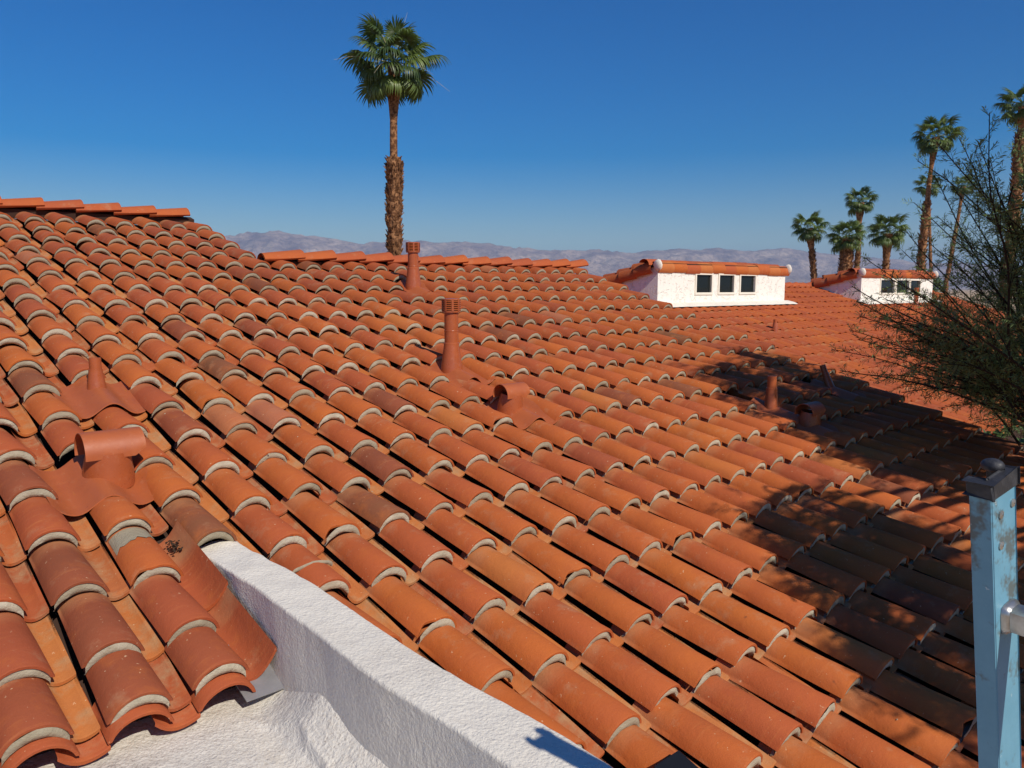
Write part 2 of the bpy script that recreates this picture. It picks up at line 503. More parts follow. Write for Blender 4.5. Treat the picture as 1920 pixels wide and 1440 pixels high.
def pan_geo(n=8, lip=0.0, sag=0.0, thick=0.013, drop1=0.036):
    """shallow pan: tucked under the barrel on its left, ending in a lip short of the barrel on its right"""
    v, f = [], []
    k = n + 1
    secs = []
    x0, x1 = -0.075, 0.035
    for y, drop in ((0.0, 0.0), (0.007, 0.0), (TL, drop1)):
        row = []
        for j in range(n + 1):
            u = j / n
            z = -0.126 + 0.052 * (1 - u / 0.55) ** 2 * (1 if u < 0.55 else 0) + (0.020 + lip) * max(0.0, (u - 0.55) / 0.45) ** 2 - sag * math.sin(PI * u)
            row.append((x0 + (x1 - x0) * u, y, z - drop))
        secs.append(row)
    secs[0] = [(x, y, z - 0.003) for x, y, z in secs[0]]
    for s_ in secs: v += s_
    for i in range(2):
        for j in range(n): f.append((i * k + j, i * k + j + 1, (i + 1) * k + j + 1, (i + 1) * k + j))
    o = len(v)
    v += [(x, y, z - thick) for x, y, z in secs[0]]
    for j in range(n): f.append((o + j, o + j + 1, j + 1, j))
    o2 = len(v)
    v += [(x1, 0.0, secs[0][-1][2] - thick), (x1, TL, secs[2][-1][2] - thick)]
    f.append((n, o2, o2 + 1, 2 * k + n))
    return v, f
def mortar_geo(seed, n=16, recess=0.010, fullness=1.0):
    """puffy crescent that closes the gap between one cover and the head of the next"""
    rn = random.Random(seed)
    tl = L / TL
    wl, hl = CW0 + (CW1 - CW0) * tl, CH0 + (CH1 - CH0) * tl
    zl = -HEAD_DROP * tl - hl
    o_ = arc(CW0 - 2 * CT, CH0 - CT, n)
    i_ = arc(wl, hl, n)
    v, f = [], []
    m = 4
    off = Vector((rn.uniform(0, 50), rn.uniform(0, 50), 0))
    skew = rn.uniform(-0.25, 0.25)
    for a in range(n + 1):
        u = a / n
        top = Vector((o_[a][0], 0, o_[a][1] - CH0)); bot = Vector((i_[a][0], 0, i_[a][1] + zl))
        lean = 0.75 + 0.25 * math.sin(PI * min(1, max(0, u + skew * 0.4)))
        bot = top.lerp(bot, min(1.0, 1.03 * lean * fullness + 0.08))
        for b in range(m + 1):
            q = b / m
            p = top.lerp(bot, q)
            bulge = math.sin(PI * (0.12 + 0.83 * q)) * 0.013 * (0.4 + 0.6 * math.sin(PI * u))
            nz = noise.noise(Vector((u * 5, q * 1.6, 0)) + off) * 0.006 + noise.noise(Vector((u * 14, q * 3, 7)) + off) * 0.0025
            v.append((p.x, recess - bulge - nz + (0.012 if b == m else 0.0), p.z + (nz * 0.8 if 0 < b else 0)))
    k = m + 1
    for a in range(n):
        for b in range(m): f.append((a * k + b, a * k + b + 1, (a + 1) * k + b + 1, (a + 1) * k + b))
    return v, f

def wob(seed):
    o = Vector((seed * 3.7, seed * 1.3, 0))
    return lambda x, y: noise.noise(Vector((x * 9, y * 5, 0)) + o) * 0.0045
def mk(name, mat, geo):
    b = MB(); b.add(*geo); return b.mesh(name, mat, 45)
def chip(geo, seed):
    rn = random.Random(seed); v, f = geo; x0 = rn.uniform(-0.095, 0.095); w = rn.uniform(0.02, 0.045); d = rn.uniform(0.012, 0.03)
    v = [(x, y + (d * max(0.0, 1 - abs(x - x0) / w) if y < 0.01 else 0.0), z) for x, y, z in v]
    return v, f
COVERS = [mk('roof_tile', 'tile', cover_geo(12, wob=wob(i))) for i in range(7)]
CHIPPED = [mk('roof_tile', 'tile', chip(cover_geo(16, wob=wob(30 + i)), i)) for i in range(3)]
PANS = [mk('pan_tile', 'pan', pan_geo(8)), mk('pan_tile', 'pan', pan_geo(8, 0.004, 0.003)), mk('pan_tile', 'pan', pan_geo(8, -0.004, 0.005))]
MORTARS = [mk('mortar', 'mortar', mortar_geo(i, recess=0.001 + 0.013 * ((i * 5) % 12) / 12, fullness=0.93 + 0.14 * ((i * 7) % 12) / 12)) for i in range(12)]

def jitter(c, r, k=1.0):
    rn = random.Random(int(c * 7919 + r * 104729))
    return (rn.uniform(-1, 1) * 0.006 * k, rn.gauss(0, 1) * 0.008 * k, rn.uniform(-1, 1) * 0.003,
            rn.gauss(0, 1) * rad(1.35) * k, rn.gauss(0, 1) * rad(0.6) * k, rn.gauss(0, 1) * rad(1.6) * k, rn)
def local_tile(c, r, k=1.0):
    jx, jy, jz, rz, rx, ry, rn = jitter(c, r, k)
    return TR(Vector((c * S + jx, -r * L + jy, jz))) @ Matrix.Rotation(rz, 4, 'Z') @ Matrix.Rotation(rx, 4, 'X') @ Matrix.Rotation(ry, 4, 'Y'), rn

# ------------------------------------------------------------------ the near house
house = thing('near_house', 'near house under a large terracotta barrel tile roof filling the foreground', 'house', MROOF)
RIDGE_A, RIDGE_B, STEP = -18.25, -13.62, 6
CMIN, CMAX = -8, 23
RMAX = 8
DARK = {(1, -1): 0.02, (2, -2): 0.05, (4, -4): 0.05, (1, -8): 0.06, (-1, -4): 0.07, (7, -1): 0.09, (-2, -1.4): 0.02, (-3, 0): 0.12, (-3, 0.7): 0.08,
        (-4, 0): 0.06, (-4, 0.7): 0.07, (-5, 0.7): 0.08, (-5, 0): 0.1, (-4, -1): 0.05, (-4, -3): 0.06, (1, -4): 0.99, (0, -4): 0.97, (7, -2): 0.6, (0, 0): 0.4, (0, -8): 0.5, (5, -12): 0.08, (9, -2): 0.78, (3, 0): 0.62}
def courses(c):
    """positions of the lower ends of the covers of column c"""
    top = RIDGE_A if c <= STEP else RIDGE_B
    if c == -2: rs = [i - 0.4 for i in range(-20, 0)]
    elif c <= -3: rs = [float(i) for i in range(-20, 1)] + [0.7]
    else: rs = [float(i) for i in range(-20, RMAX + 1)]
    return [r for r in rs if r > top + 0.45]
REMOVED = {(7, -5.0), (7, -3.0), (-3, -3.0), (-2, -5.4), (11, -11.0), (16, -1.0), (16, -2.0), (21, -2.0)}
tiles, pans = [], []
def seen_dist(c, r):
    p = R(c, r - 0.5, -0.03); x, y = pix(p)
    inside = -60 < x < 1980 and 330 < y < 1540
    return (p.length if inside else p.length + 100)
for c in range(CMIN, CMAX + 1):
    top = RIDGE_A if c <= STEP else RIDGE_B
    for r in courses(c):
        if (c, r) in REMOVED: continue
        tiles.append((seen_dist(c, r), c, r))
    pc = c + 0.5
    if pc == STEP + 0.5 or c < CMAX:
        rs = [i + 0.04 for i in range(-20, RMAX + 1)] if c >= -1 else [i - 0.06 for i in range(-20, 1)] + [0.66]
        for r in rs:
            if r < (RIDGE_A if pc < STEP + 1 else RIDGE_B) + 0.3: continue
            if c == -2 and r > -1.0: continue
            if c == -3 and r > -1.6: continue
            pans.append((seen_dist(pc, r) - 0.2, pc, r))
tiles.sort(); pans.sort()
def tile_tint(c, r, rn):
    k = DARK.get((c, round(r, 1)))
    if k is not None: return k
    u = rn.random()
    far = min(1.0, max(0.0, (-r - 3) / 10))
    if u < 0.035: return rn.uniform(0.0, 0.08)
    if u > 0.985: return rn.uniform(0.95, 1.0)
    x = rn.gauss(0.52 - 0.16 * far + (0.10 if r > 0 and c > -2 else 0) - (0.12 if c < -2 and r > -1.5 else 0), 0.17)
    return max(0.11, min(0.9, x))
NPART = 298
far_b, far_m, far_p = MB(), MB(), MB()
FARV, FARF = cover_geo(9, (0.0, TL), inner=False)
FARE = cover_geo(9, (0.0, TL), inner=True)
MORF = [mortar_geo(40 + i, 9, 0.006 + 0.002 * i) for i in range(4)]
PANF = pan_geo(5)
for i, (d, c, r) in enumerate(tiles):
    m, rn = local_tile(c, r)
    tint = tile_tint(c, r, rn)
    if i < NPART:
        o = obj('roof_tile', CHIPPED[rn.randrange(3)] if rn.random() < 0.07 else COVERS[rn.randrange(7)], house, local=m)
        o.color = (tint, rn.random(), 0, 1)
        WM[o.name] = MROOF @ m
        lab = None
        if tint < 0.04: lab = 'weathered grey-brown roof tile'
        elif tint < 0.1: lab = 'dark reddish brown roof tile'
        elif tint > 0.94: lab = 'roof tile with a pale chalky smear'
        if lab: o['label'] = lab
        q = obj('mortar', MORTARS[rn.randrange(12)], o, local=Matrix.Identity(4))
    else:
        v, f = FARE
        far_b.add([m @ Vector(p) for p in v], f, tint, [p[1] for p in v])
        v, f = MORF[rn.randrange(4)]
        far_m.add([m @ Vector(p) for p in v], f)
kind(far_b.build('roof_tile', 'tile_s', house, local=Matrix.Identity(4), smooth=45), 'stuff')
kind(far_m.build('mortar', 'mortar', house, local=Matrix.Identity(4), smooth=60), 'stuff')
for i, (d, c, r) in enumerate(pans):
    m, rn = local_tile(c, r, 0.7)
    tint = rn.random()
    if c <= -2 and r > -0.5: tint = rn.choice((0.3, 0.4, 0.97))
    if i < NPART:
        o = obj('pan_tile', PANS[rn.randrange(3)], house, local=m)
        o.color = (tint, rn.random(), 0, 1)
    else:
        v, f = PANF
        far_p.add([m @ Vector(p) for p in v], f, tint, [p[1] for p in v])
kind(far_p.build('pan_tile', 'pan_s', house, local=Matrix.Identity(4), smooth=45), 'stuff')
# tall-lipped end pans beside the parapet and the starter course at the eave
EP = MB()
def end_pan(c, r, tint):
    n, k = 10, 11
    v, f = [], []
    secs = []
    for y, drop in ((0.0, 0.0), (TL + 0.08, 0.035)):
        row = []
        for j in range(n + 1):
            u = j / n; x = -0.09 + 0.160 * u
            z = -0.128 + 0.055 * max(0.0, (0.35 - u) / 0.35) ** 2 + 0.112 * max(0.0, (u - 0.25) / 0.75) ** 3.0 - drop
            row.append((x, y, z))
        secs.append(row)
    v = secs[0] + secs[1] + [(x + 0.004, y, z - 0.017) for x, y, z in secs[0]] + [(x + 0.004, y, z - 0.017) for x, y, z in secs[1]]
    for j in range(n):
        f.append((j, j + 1, k + j + 1, k + j)); f.append((2 * k + j, 2 * k + j + 1, j + 1, j)); f.append((2 * k + j, 3 * k + j, 3 * k + j + 1, 2 * k + j + 1))
    f.append((n, 2 * k + n, 3 * k + n, k + n))
    b = MB(); b.add(v, f)
    o = b.build('pan_tile', 'tile', house, local=TR(Vector((c * S, -r * L, 0))), smooth=40)
    o.color = (tint, 0.5, 0, 1); o['label'] = 'edge pan tile with a high outer lip'
    return o
end_pan(-2.56, -0.50, 0.20); end_pan(-2.56, 0.64, 0.17)
for c in range(-8, -2):           # starter barrels under the eave course
    m = TR(Vector((c * S, -0.80 * L, -0.052)))
    v, f = cover_geo(12, (0.0, 0.006, 0.1, 0.2), wob=wob(c))
    b = MB(); b.add(v, f)
    o = b.build('starter_tile', 'tile', house, local=m, smooth=45); o.color = (0.2 + 0.02 * (c % 3), 0.2, 0, 1)
for c in range(-8, -3):
    m = TR(Vector(((c + 0.5) * S, -0.80 * L, -0.034))) @ Matrix.Scale(1.35, 4, Vector((1, 0, 0)))
    b = MB(); b.add(*pan_geo(8)); o = b.build('starter_tile', 'tile', house, local=m, smooth=45); o.color = (0.24, 0.2, 0, 1)

# ridge tiles
def ridge_geo(n=10, length=0.45):
    v, f = [], []
    k = n + 1
    secs = []
    for x, w, h, z0 in ((0.0, 0.20, 0.075, -0.012), (length - 0.006, 0.235, 0.088, 0.010), (length, 0.228, 0.084, 0.010)):
        secs.append([(x, yy, zz + z0) for yy, zz in arc(w, h, n)])
    for s_ in secs: v += s_
    for i in range(2):
        for j in range(n): f.append((i * k + j, i * k + j + 1, (i + 1) * k + j + 1, (i + 1) * k + j)[::-1])
    o = len(v)
    v += [(x, yy * 0.86, zz - 0.014) for x, yy, zz in secs[2]] + [(x, yy * 0.86, zz - 0.014) for x, yy, zz in secs[0]]
    for j in range(n):
        f.append((2 * k + j, 2 * k + j + 1, o + j + 1, o + j)[::-1]); f.append((o + j, o + j + 1, o + k + j + 1, o + k + j)[::-1])
    f.append((0, o + k, o, 2 * k)); f.append((n, 2 * k + n, o + n, o + k + n))
    return v, f
RIDGE = mk('ridge_tile', 'tile', ridge_geo())
RIDGEM = MB()
def ridge_row(parent, pm, c0, c1, r, h, step=0.372, big=True, seed=1, off=0.0):
    rn = random.Random(seed)
    base = Matrix(((1, 0, 0, 0), (0, 1, 0, 0), (0, 0, 1, 0), (0, 0, 0, 1)))
    inv = pm.to_3x3().inverted()
    ex = inv @ ER; ez = inv @ Vector((0, 0, 1)); ey = inv @ UH
    x = c0 * S + off
    while x < c1 * S - 0.12:
        o_ = Vector((x, -r * L, h + rn.uniform(-0.004, 0.006)))
        m = frame(ex, ey, ez, o_) @ Matrix.Rotation(rad(rn.uniform(-1.2, 1.2)), 4, 'Z') @ Matrix.Rotation(rad(-2.6 + rn.uniform(-0.8, 0.8)), 4, 'Y')
        o = obj('ridge_tile', RIDGE, parent, local=m); o.color = (rn.uniform(0.18, 0.5), rn.random(), 0, 1)
        x += step
ridge_row(house, MROOF, CMIN - 1, 5.75, RIDGE_A - 0.05, -0.050, seed=3, off=0.02)
ridge_row(house, MROOF, 6.35, 23.1, RIDGE_B - 0.05, -0.052, seed=5)
# bed under the ridge tiles, coloured dark to stand in for the shaded gaps
rm = MB()
for c0, c1, r in ((CMIN - 1, 6.2, RIDGE_A), (6.4, 23.0, RIDGE_B)):
    rm.box(Matrix.Identity(4), (c0 * S, -r * L - 0.03, -0.15), (c1 * S, -r * L + 0.09, -0.055))
rm.build('ridge_bedding', 'deck', house, local=Matrix.Identity(4), smooth=0)
# deck, back slope and walls
dk = MB()
def deck(c0, c1, r0, r1, h0=-0.19, th=0.10):
    dk.box(Matrix.Identity(4), (c0 * S, -r1 * L, h0 - th), (c1 * S, -r0 * L, h0))
deck(CMIN - 0.6, -2.4, RIDGE_A, 0.35)
deck(-2.4, -1.0, RIDGE_A, -1.2)
deck(-1.0, STEP + 0.45, RIDGE_A, RMAX + 0.1); deck(-1.4, -1.0, -1.2, RMAX + 0.1)
deck(STEP + 0.45, CMAX + 0.45, RIDGE_B, RMAX + 0.1)
dk.build('roof_deck', 'deck', house, local=Matrix.Identity(4), smooth=0)
bk = MB()
def quad_prism(b, pts, n, th):
    b.add(pts + [p - n * th for p in pts], [(0, 1, 2, 3), (7, 6, 5, 4), (0, 4, 5, 1), (1, 5, 6, 2), (2, 6, 7, 3), (3, 7, 4, 0)])
for c0, c1, r in ((CMIN - 0.6, STEP + 0.45, RIDGE_A), (STEP + 0.46, CMAX + 0.45, RIDGE_B)):
    a, b_ = R(c0, r, -0.16), R(c1, r, -0.16)
    dn = UH * 4.5 - Vector((0, 0, 4.5 * math.tan(RP)))
    quad_prism(bk, [a, b_, b_ + dn, a + dn], Vector((0, 0, 1)), 0.1)
o = bk.build('back_slope', 'pan', house, smooth=0); o.color = (0.3, 0, 0, 1)
wb = MB()
def wall_box(a, b_, ztop0, ztop1, th, zbot=GZ):
    d = (b_ - a); d.z = 0; nn = Vector((-d.y, d.x, 0)).normalized() * th
    p = [Vector((a.x, a.y, 0)), Vector((b_.x, b_.y, 0)), Vector((b_.x, b_.y, 0)) + nn, Vector((a.x, a.y, 0)) + nn]
    zt = [ztop0, ztop1, ztop1, ztop0]
    wb.add([Vector((q.x, q.y, zbot)) for q in p] + [Vector((q.x, q.y, z)) for q, z in zip(p, zt)],
           [(3, 2, 1, 0), (4, 5, 6, 7), (0, 1, 5, 4), (1, 2, 6, 5), (2, 3, 7, 6), (3, 0, 4, 7)])
A1, A2 = R(CMAX + 0.30, RIDGE_B, -0.31), R(CMAX + 0.30, RMAX - 0.5, -0.31)
wall_box(A1, A2, A1.z, A2.z, 0.15)
A3 = R(1.2, RMAX - 0.5, -0.31)
wall_box(A2, A3, A2.z, A3.z, -0.15)
A4, A5 = R(STEP + 0.30, RIDGE_A + 0.4, -0.31), R(STEP + 0.30, RIDGE_B - 0.3, -0.31)
wall_box(A4, A5, A4.z, A5.z, 0.12, A5.z - 0.4)
wb.build('wall', 'stucco', house, smooth=0)
# bent metal flashing at the corner of the eave
fl = MB()
fl.box(frame(ER, US, NR, R(-2.58, 0.86, -0.140)), (-0.06, 0.0, 0), (0.125, 0.30, 0.004))
fl.box(frame(ER, US, NR, R(-2.58, 0.86, -0.140)), (0.121, 0.0, 0.004), (0.125, 0.34, 0.060))
fl.build('eave_flashing', 'galv', house, smooth=0)
# smears of mortar and litter on the tiles near the eave
pt = MB()
v, f = mortar_geo(77, 16, 0.0, 1.0)
m, _ = local_tile(-1, 0.0)
pt.add([m @ (Vector((p[0] * 1.10, p[1] + 0.17, p[2] * 0.55 - 0.012))) for p in v], f)
o = pt.build('mortar_patch', 'mortar', house, local=Matrix.Identity(4), smooth=60); o['label'] = 'mortar band smeared across a tile beside the parapet'

sm = MB(); rows = []
out_, _i = cover_sections([L * (0.62 + 0.36 * k / 8) for k in range(9)], 16)
m, _ = local_tile(-3, -1.0)
for k in range(9):
    row = []
    for j in range(1, 15):
        x, y, z = out_[k][j]
        u = j / 16
        ragged = 0.62 + 0.16 * u + 0.05 * noise.noise(Vector((u * 9, 0, 4))) + 0.03 * noise.noise(Vector((u * 31, 0, 1)))
        yy = max(y, L * min(0.97, ragged))
        row.append(m @ Vector((x, yy, z - (HEAD_DROP / TL - (CH0 - CH1) / TL * 0.0) * (yy - y) + 0.0025)))
    rows.append(row)
sm.grid(rows)
o = sm.build('mortar_smear', 'mortar', house, local=Matrix.Identity(4), smooth=60); o['label'] = 'white cement smear across the head of a tile'

# ------------------------------------------------------------------ flat roof and parapet in white coating
WZ = -1.47
W_O = Vector((-0.01, 1.74, 0)); W_D = Vector((-0.6613, 0.7501, 0)).normalized(); W_N = Vector((W_D.y, -W_D.x, 0))   # W_N points to the tile side
def wall_uv(x, y):
    q = Vector((x, y, 0)) - W_O
    return q.dot(W_D), q.dot(W_N)
def inner_edge(s):
    return -0.012 * math.sin(s * 3.1) + 0.010 * noise.noise(Vector((s * 2.3, 0, 0)))
def fbm(p, o=4):
    a, t = 1.0, 0.0
    for _ in range(o): t += a * noise.noise(p); a *= 0.5; p = p * 2.05
    return t
fr = MB(); rows = []
NXf, NYf = 190, 190
for j in range(NYf + 1):
    row = []
    for i in range(NXf + 1):
        s = -1.6 + 3.5 * j / NYf
        t = -2.6 * (1 - i / NXf) ** 1.6 + 0.03
        p = W_O + W_D * s + W_N * t
        q = Vector((p.x, p.y, 0))
        z = WZ + 0.004 * fbm(q * 2.2, 3) + 0.0015 * noise.noise(q * 12)
        # lumpy coved strip of coating where the roof meets the parapet, thicker towards the tiles
        a = min(1.0, max(0.0, (s + 0.1) / 1.0)) * (1 - 0.85 * min(1.0, max(0.0, (s - 0.95) / 0.28)))
        wid = 0.09 + 0.07 * a + 0.02 * noise.noise(q * 4)
        k = max(0.0, 1.0 + t / wid)
        z += (0.02 + 0.10 * a) * (k ** 1.5) * (1 + 0.10 * noise.noise(q * 6))
        # raised lap in the coating
        lapd = t + 0.17 + 0.035 * math.sin(s * 5.0) + 0.012 * noise.noise(q * 11) - 0.05 * a
        if 0.0 < s < 1.2: z += 0.004 * math.exp(-(lapd / 0.012) ** 2) + 0.024 * min(1.0, max(0.0, lapd / 0.006 + 0.5)) * min(1, (1.2 - s) * 4) * min(1, s * 4)
        z += 0.0025 * noise.noise(q * 40)
        row.append(Vector((p.x, p.y, z)))
    rows.append(row)
fr.grid(rows)
kind(fr.build('flat_roof', 'coating', smooth=70), 'structure')
o = MB(); o.box(frame(W_D, W_N, Vector((0, 0, -1)), W_O + Vector((0, 0, WZ - 0.05))), (-1.55, -2.5, 0.0), (1.6, 0.0, 2.85))
pz = MB(); rows = []
PZ = -1.12
NS = 150
for j in range(NS + 1):
    s = -1.7 + 3.80 * j / NS
    w = 0.185 + 0.012 * noise.noise(Vector((s * 2.0, 9, 0)))
    e = inner_edge(s)
    row = []
    prof = []
    for i in range(9): prof.append((0.0, -0.62 + 0.609 * i / 8))          # inner face going up
    for i in range(5):
        a = PI / 2 * i / 4; prof.append((0.011 - 0.011 * math.cos(a), -0.011 + 0.011 * math.sin(a)))
    for i in range(1, 9): prof.append((0.011 + (w - 0.022) * i / 8, 0.0))
    for i in range(1, 5):
        a = PI / 2 * i / 4; prof.append((w - 0.011 + 0.011 * math.sin(a), -0.011 + 0.011 * math.cos(a)))
    for i in range(1, 5): prof.append((w, -0.011 - 0.75 * i / 4))
    for a, b_ in prof:
        p = W_O + W_D * s + W_N * (a + e)
        q = Vector((p.x, p.y, b_ * 1.3))
        nz = 0.0045 * fbm(q * 3.0, 3) + 0.0012 * noise.noise(q * 18) + 0.0022 * noise.noise(q * 45)
        # trowelled lump at the far end
        nz += 0.012 * max(0, s - 1.0) * noise.noise(q * 9)
        nin = -W_N if a < w * 0.1 else (W_N if a > w * 0.9 else Vector((0, 0, 1)))
        row.append(p + Vector((0, 0, PZ + b_)) + nin * nz)
    rows.append(row)
pz.grid(rows)
n = len(rows[0])
e0 = len(pz.v); pz.add([rows[0][i] for i in range(n)], [tuple(range(n))]); pz.add([rows[-1][i] for i in range(n)], [tuple(range(n - 1, -1, -1))])
tag(pz.build('parapet_wall', 'stucco', smooth=60), 'low white stucco parapet running out from under the tiles across the bottom of the scene', 'wall')

# ------------------------------------------------------------------ vents
def saddle(parent, c, r, mat='saddle', w=0.47, y0=-0.12, y1=0.36, lift=0.010):
    """sheet formed over one barrel and the pans on both sides of it"""
    b = MB(); rows = []
    NX, NY = 28, 8
    base = WM[parent.name].inverted() @ MROOF
    for j in range(NY + 1):
        y = y0 + (y1 - y0) * j / NY
        row = []
        for i in range(NX + 1):
            x = -w / 2 + w * i / NX
            a = abs(x)
            hump = -0.108 + 0.074 * (0.5 + 0.5 * math.cos(min(1.0, a / 0.135) * PI))
            if a > 0.135: hump = -0.108 + 0.05 * min(1.0, (a - 0.135) / 0.09) ** 2
            t = y / L
            z = hump + lift - 0.020 * max(0.0, min(1.0, (t + 0.3)))
            row.append(base @ (Vector((c * S + x, -r * L + y, z))))
        rows.append(row)
    b.grid(rows)
    o0 = len(b.v)
    lip = [p + Vector((0, 0, -0.006)) for p in rows[0]]
    b.add(rows[0] + lip, [(i, NX + 1 + i, NX + 2 + i, i + 1) for i in range(NX)])
    return b.build('flashing', mat, parent, local=Matrix.Identity(4), smooth=60)

def pipe_vent(c, r, height, rad_, label, group=None, cap=True, base_h=-0.05, cone=True):
    p = R(c, r, base_h)
    t = thing('vent_pipe', label, 'vent pipe', TR(p), group)
    saddle(t, c, r + 0.42)
    I = Matrix.Identity(4)
    if cone:
        b = MB(); b.revolve(I, [(rad_ * 1.62, -0.06), (rad_ * 1.48, 0.02), (rad_ * 1.10, 0.165), (rad_ * 1.10, 0.185), (rad_ * 1.02, 0.19)], 28)
        b.build('cone_collar', 'vent', t, local=I)
    b = MB(); b.revolve(I, [(rad_, 0.02), (rad_, height), (rad_ * 0.86, height), (rad_ * 0.86, height - 0.1)], 28)
    b.revolve(I, [(rad_ * 1.0, height - 0.165), (rad_ * 1.02, height - 0.163), (rad_ * 1.02, height - 0.157), (rad_, height - 0.155)], 28)
    pp = b.build('pipe', 'vent', t, local=I)
    if cap:
        cr, ch = rad_ * 1.28, rad_ * 1.9
        z0 = height - 0.015
        cp = MB()
        cp.revolve(TR(Vector((0, 0, z0))), [(rad_ * 0.9, 0.0), (cr * 1.02, 0.0), (cr * 1.02, 0.012), (cr * 0.86, 0.012)], 28)
        cd_ = MB(); cd_.revolve(TR(Vector((0, 0, z0))), [(cr * 0.82, ch - 0.012), (cr * 1.06, ch - 0.012), (cr * 1.06, ch), (0.001, ch + 0.006)], 28)
        cc = MB(); cc.revolve(TR(Vector((0, 0, z0))), [(cr * 0.74, 0.005), (cr * 0.74, ch - 0.008)], 20)
        ce = cp.build('cap', 'vent', t, local=I)
        WM[ce.name] = TR(p)
        cc.build('shade_core', 'void', ce, local=I); cd_.build('lid', 'vent', ce, local=I)  # near-black core paints in the shade between the louvres
        for k in range(5):
            lb = MB(); zz = z0 + 0.014 + (ch - 0.028) * (k + 0.5) / 5; hh = (ch - 0.03) / 5
            lb.revolve(I, [(cr * 0.84, zz + hh * 0.40), (cr * 0.98, zz + hh * 0.22), (cr * 1.07, zz - hh * 0.12), (cr * 1.07, zz - hh * 0.24)], 28)
            lb.build('louvre', 'vent', ce, local=I)
        sb = MB()
        for k in range(8):
            a = 2 * PI * (k + 0.3) / 8
            sb.box(Matrix.Rotation(a, 4, 'Z'), (cr * 0.9, -0.008, z0 + 0.01), (cr * 1.055, 0.008, z0 + ch - 0.01))
        sb.build('strut', 'vent', ce, local=I, smooth=0)
    return t
pipe_vent(7, -5.62, 0.44, 0.055, 'tall terracotta painted vent pipe with louvred cap in the middle of the roof')
pipe_vent(11, -11.32, 0.36, 0.056, 'louvred vent pipe standing just below the low ridge, in front of the tall palm')
def small_pipe(c, r, h, r0, label, lean=(0, 0), sad=True):
    p = R(c, r, -0.05)
    t = thing('vent_pipe', label, 'vent pipe', TR(p))
    I = Matrix.Identity(4)
    if sad: saddle(t, c, r + 0.5)
    m = Matrix.Rotation(lean[0], 4, 'X') @ Matrix.Rotation(lean[1], 4, 'Y')
    b = MB(); b.revolve(m, [(r0 * 1.75, -0.06), (r0 * 1.45, 0.02), (r0 * 1.16, h * 0.52), (r0 * 1.16, h * 0.60), (r0 * 1.0, h * 0.605)], 20)
    b.build('cone_collar', 'vent', t, local=I)
    b = MB(); b.revolve(m, [(r0, h * 0.5), (r0, h), (r0 * 0.8, h), (r0 * 0.8, h - 0.06)], 20)
    b.build('pipe', 'vent', t, local=I)
    return t
small_pipe(-2, -6.0, 0.165, 0.033, 'short stubby pipe through a saddle flashing at the left of the roof', lean=(0, 0))
small_pipe(16, -1.95, 0.26, 0.040, 'plain pipe standing in the tree shadow beside the shaded hooded vent')
small_pipe(21, -2.35, 0.22, 0.030, 'slim leaning pipe catching sun at the edge of the tree shadow', lean=(rad(-14), rad(-16)))

def hood_vent(c, r, label, dx=0.22, k=1.0):
    p = R(c + dx, r - 0.06, -0.05)
    t = thing('hood_vent', label, 'roof vent', TR(p) @ Matrix.Scale(k, 4), 'half-round hooded roof vents')
    saddle(t, c, r + 0.50, y0=-0.06, y1=0.40)
    ax = Matrix(((ER.x, NR.x * 0 + UH.x, 0, 0), (ER.y, UH.y, 0, 0), (ER.z, UH.z, 1, 0), (0, 0, 0, 1)))
    I = Matrix.Identity(4)
    b = MB()
    tilt = (NR * 0.5 + Vector((0, 0, 0.5))).normalized()
    mt = tilt.to_track_quat('Z', 'Y').to_matrix().to_4x4()
    b.revolve(mt, [(0.118, -0.07), (0.112, 0.0), (0.094, 0.105), (0.082, 0.105), (0.082, 0.03)], 28)
    sn = MB(); b.build('stub', 'vent', t, local=I)
    b = MB(); b.revolve(mt, [(0.081, 0.08), (0.001, 0.08)], 20); b.build('shade_fill', 'void', t, local=I)  # near-black disc painted in for the shade down the stub
    # half-round hood, open at both ends
    hb = MB(); n = 18; rr = 0.098; z0 = 0.074
    rows_o, rows_i = [], []
    for x, cut in ((-0.118, 0.0), (0.10, 0.0), (0.150, 0.32)):
        ro, ri = [], []
        for i in range(n + 1):
            a = rad(-14) + rad(208) * i / n
            k = cut
            if k and (i < 4 or i > n - 4): a = a + (rad(22) if i < 4 else -rad(22)) * (1 - (min(i, n - i)) / 4.0)
            ro.append(ax @ Vector((x, rr * math.cos(a), z0 + rr * math.sin(a) + 0.02)))
            ri.append(ax @ Vector((x, (rr - 0.004) * math.cos(a), z0 + (rr - 0.004) * math.sin(a) + 0.02)))
        rows_o.append(ro); rows_i.append(ri)
    hb.grid(rows_o); hb.grid([r_[::-1] for r_ in rows_i])
    for a in (0, -1):
        k = n + 1; hb.add(rows_o[a] + rows_i[a], [(i, i + 1, k + i + 1, k + i) for i in range(n)])
    hb.build('hood', 'saddle', t, local=I, smooth=50)
    return t
hood_vent(-3, -3.30, 'hooded roof vent nearest the eave at the lower left, lit by the sun')
hood_vent(7, -3.58, 'hooded roof vent in the middle of the sunlit tiles below the tall vent pipe', -0.12, 0.82)
hood_vent(16, -0.95, 'hooded roof vent standing in the dark shade of the tree', 0.1, 0.85)

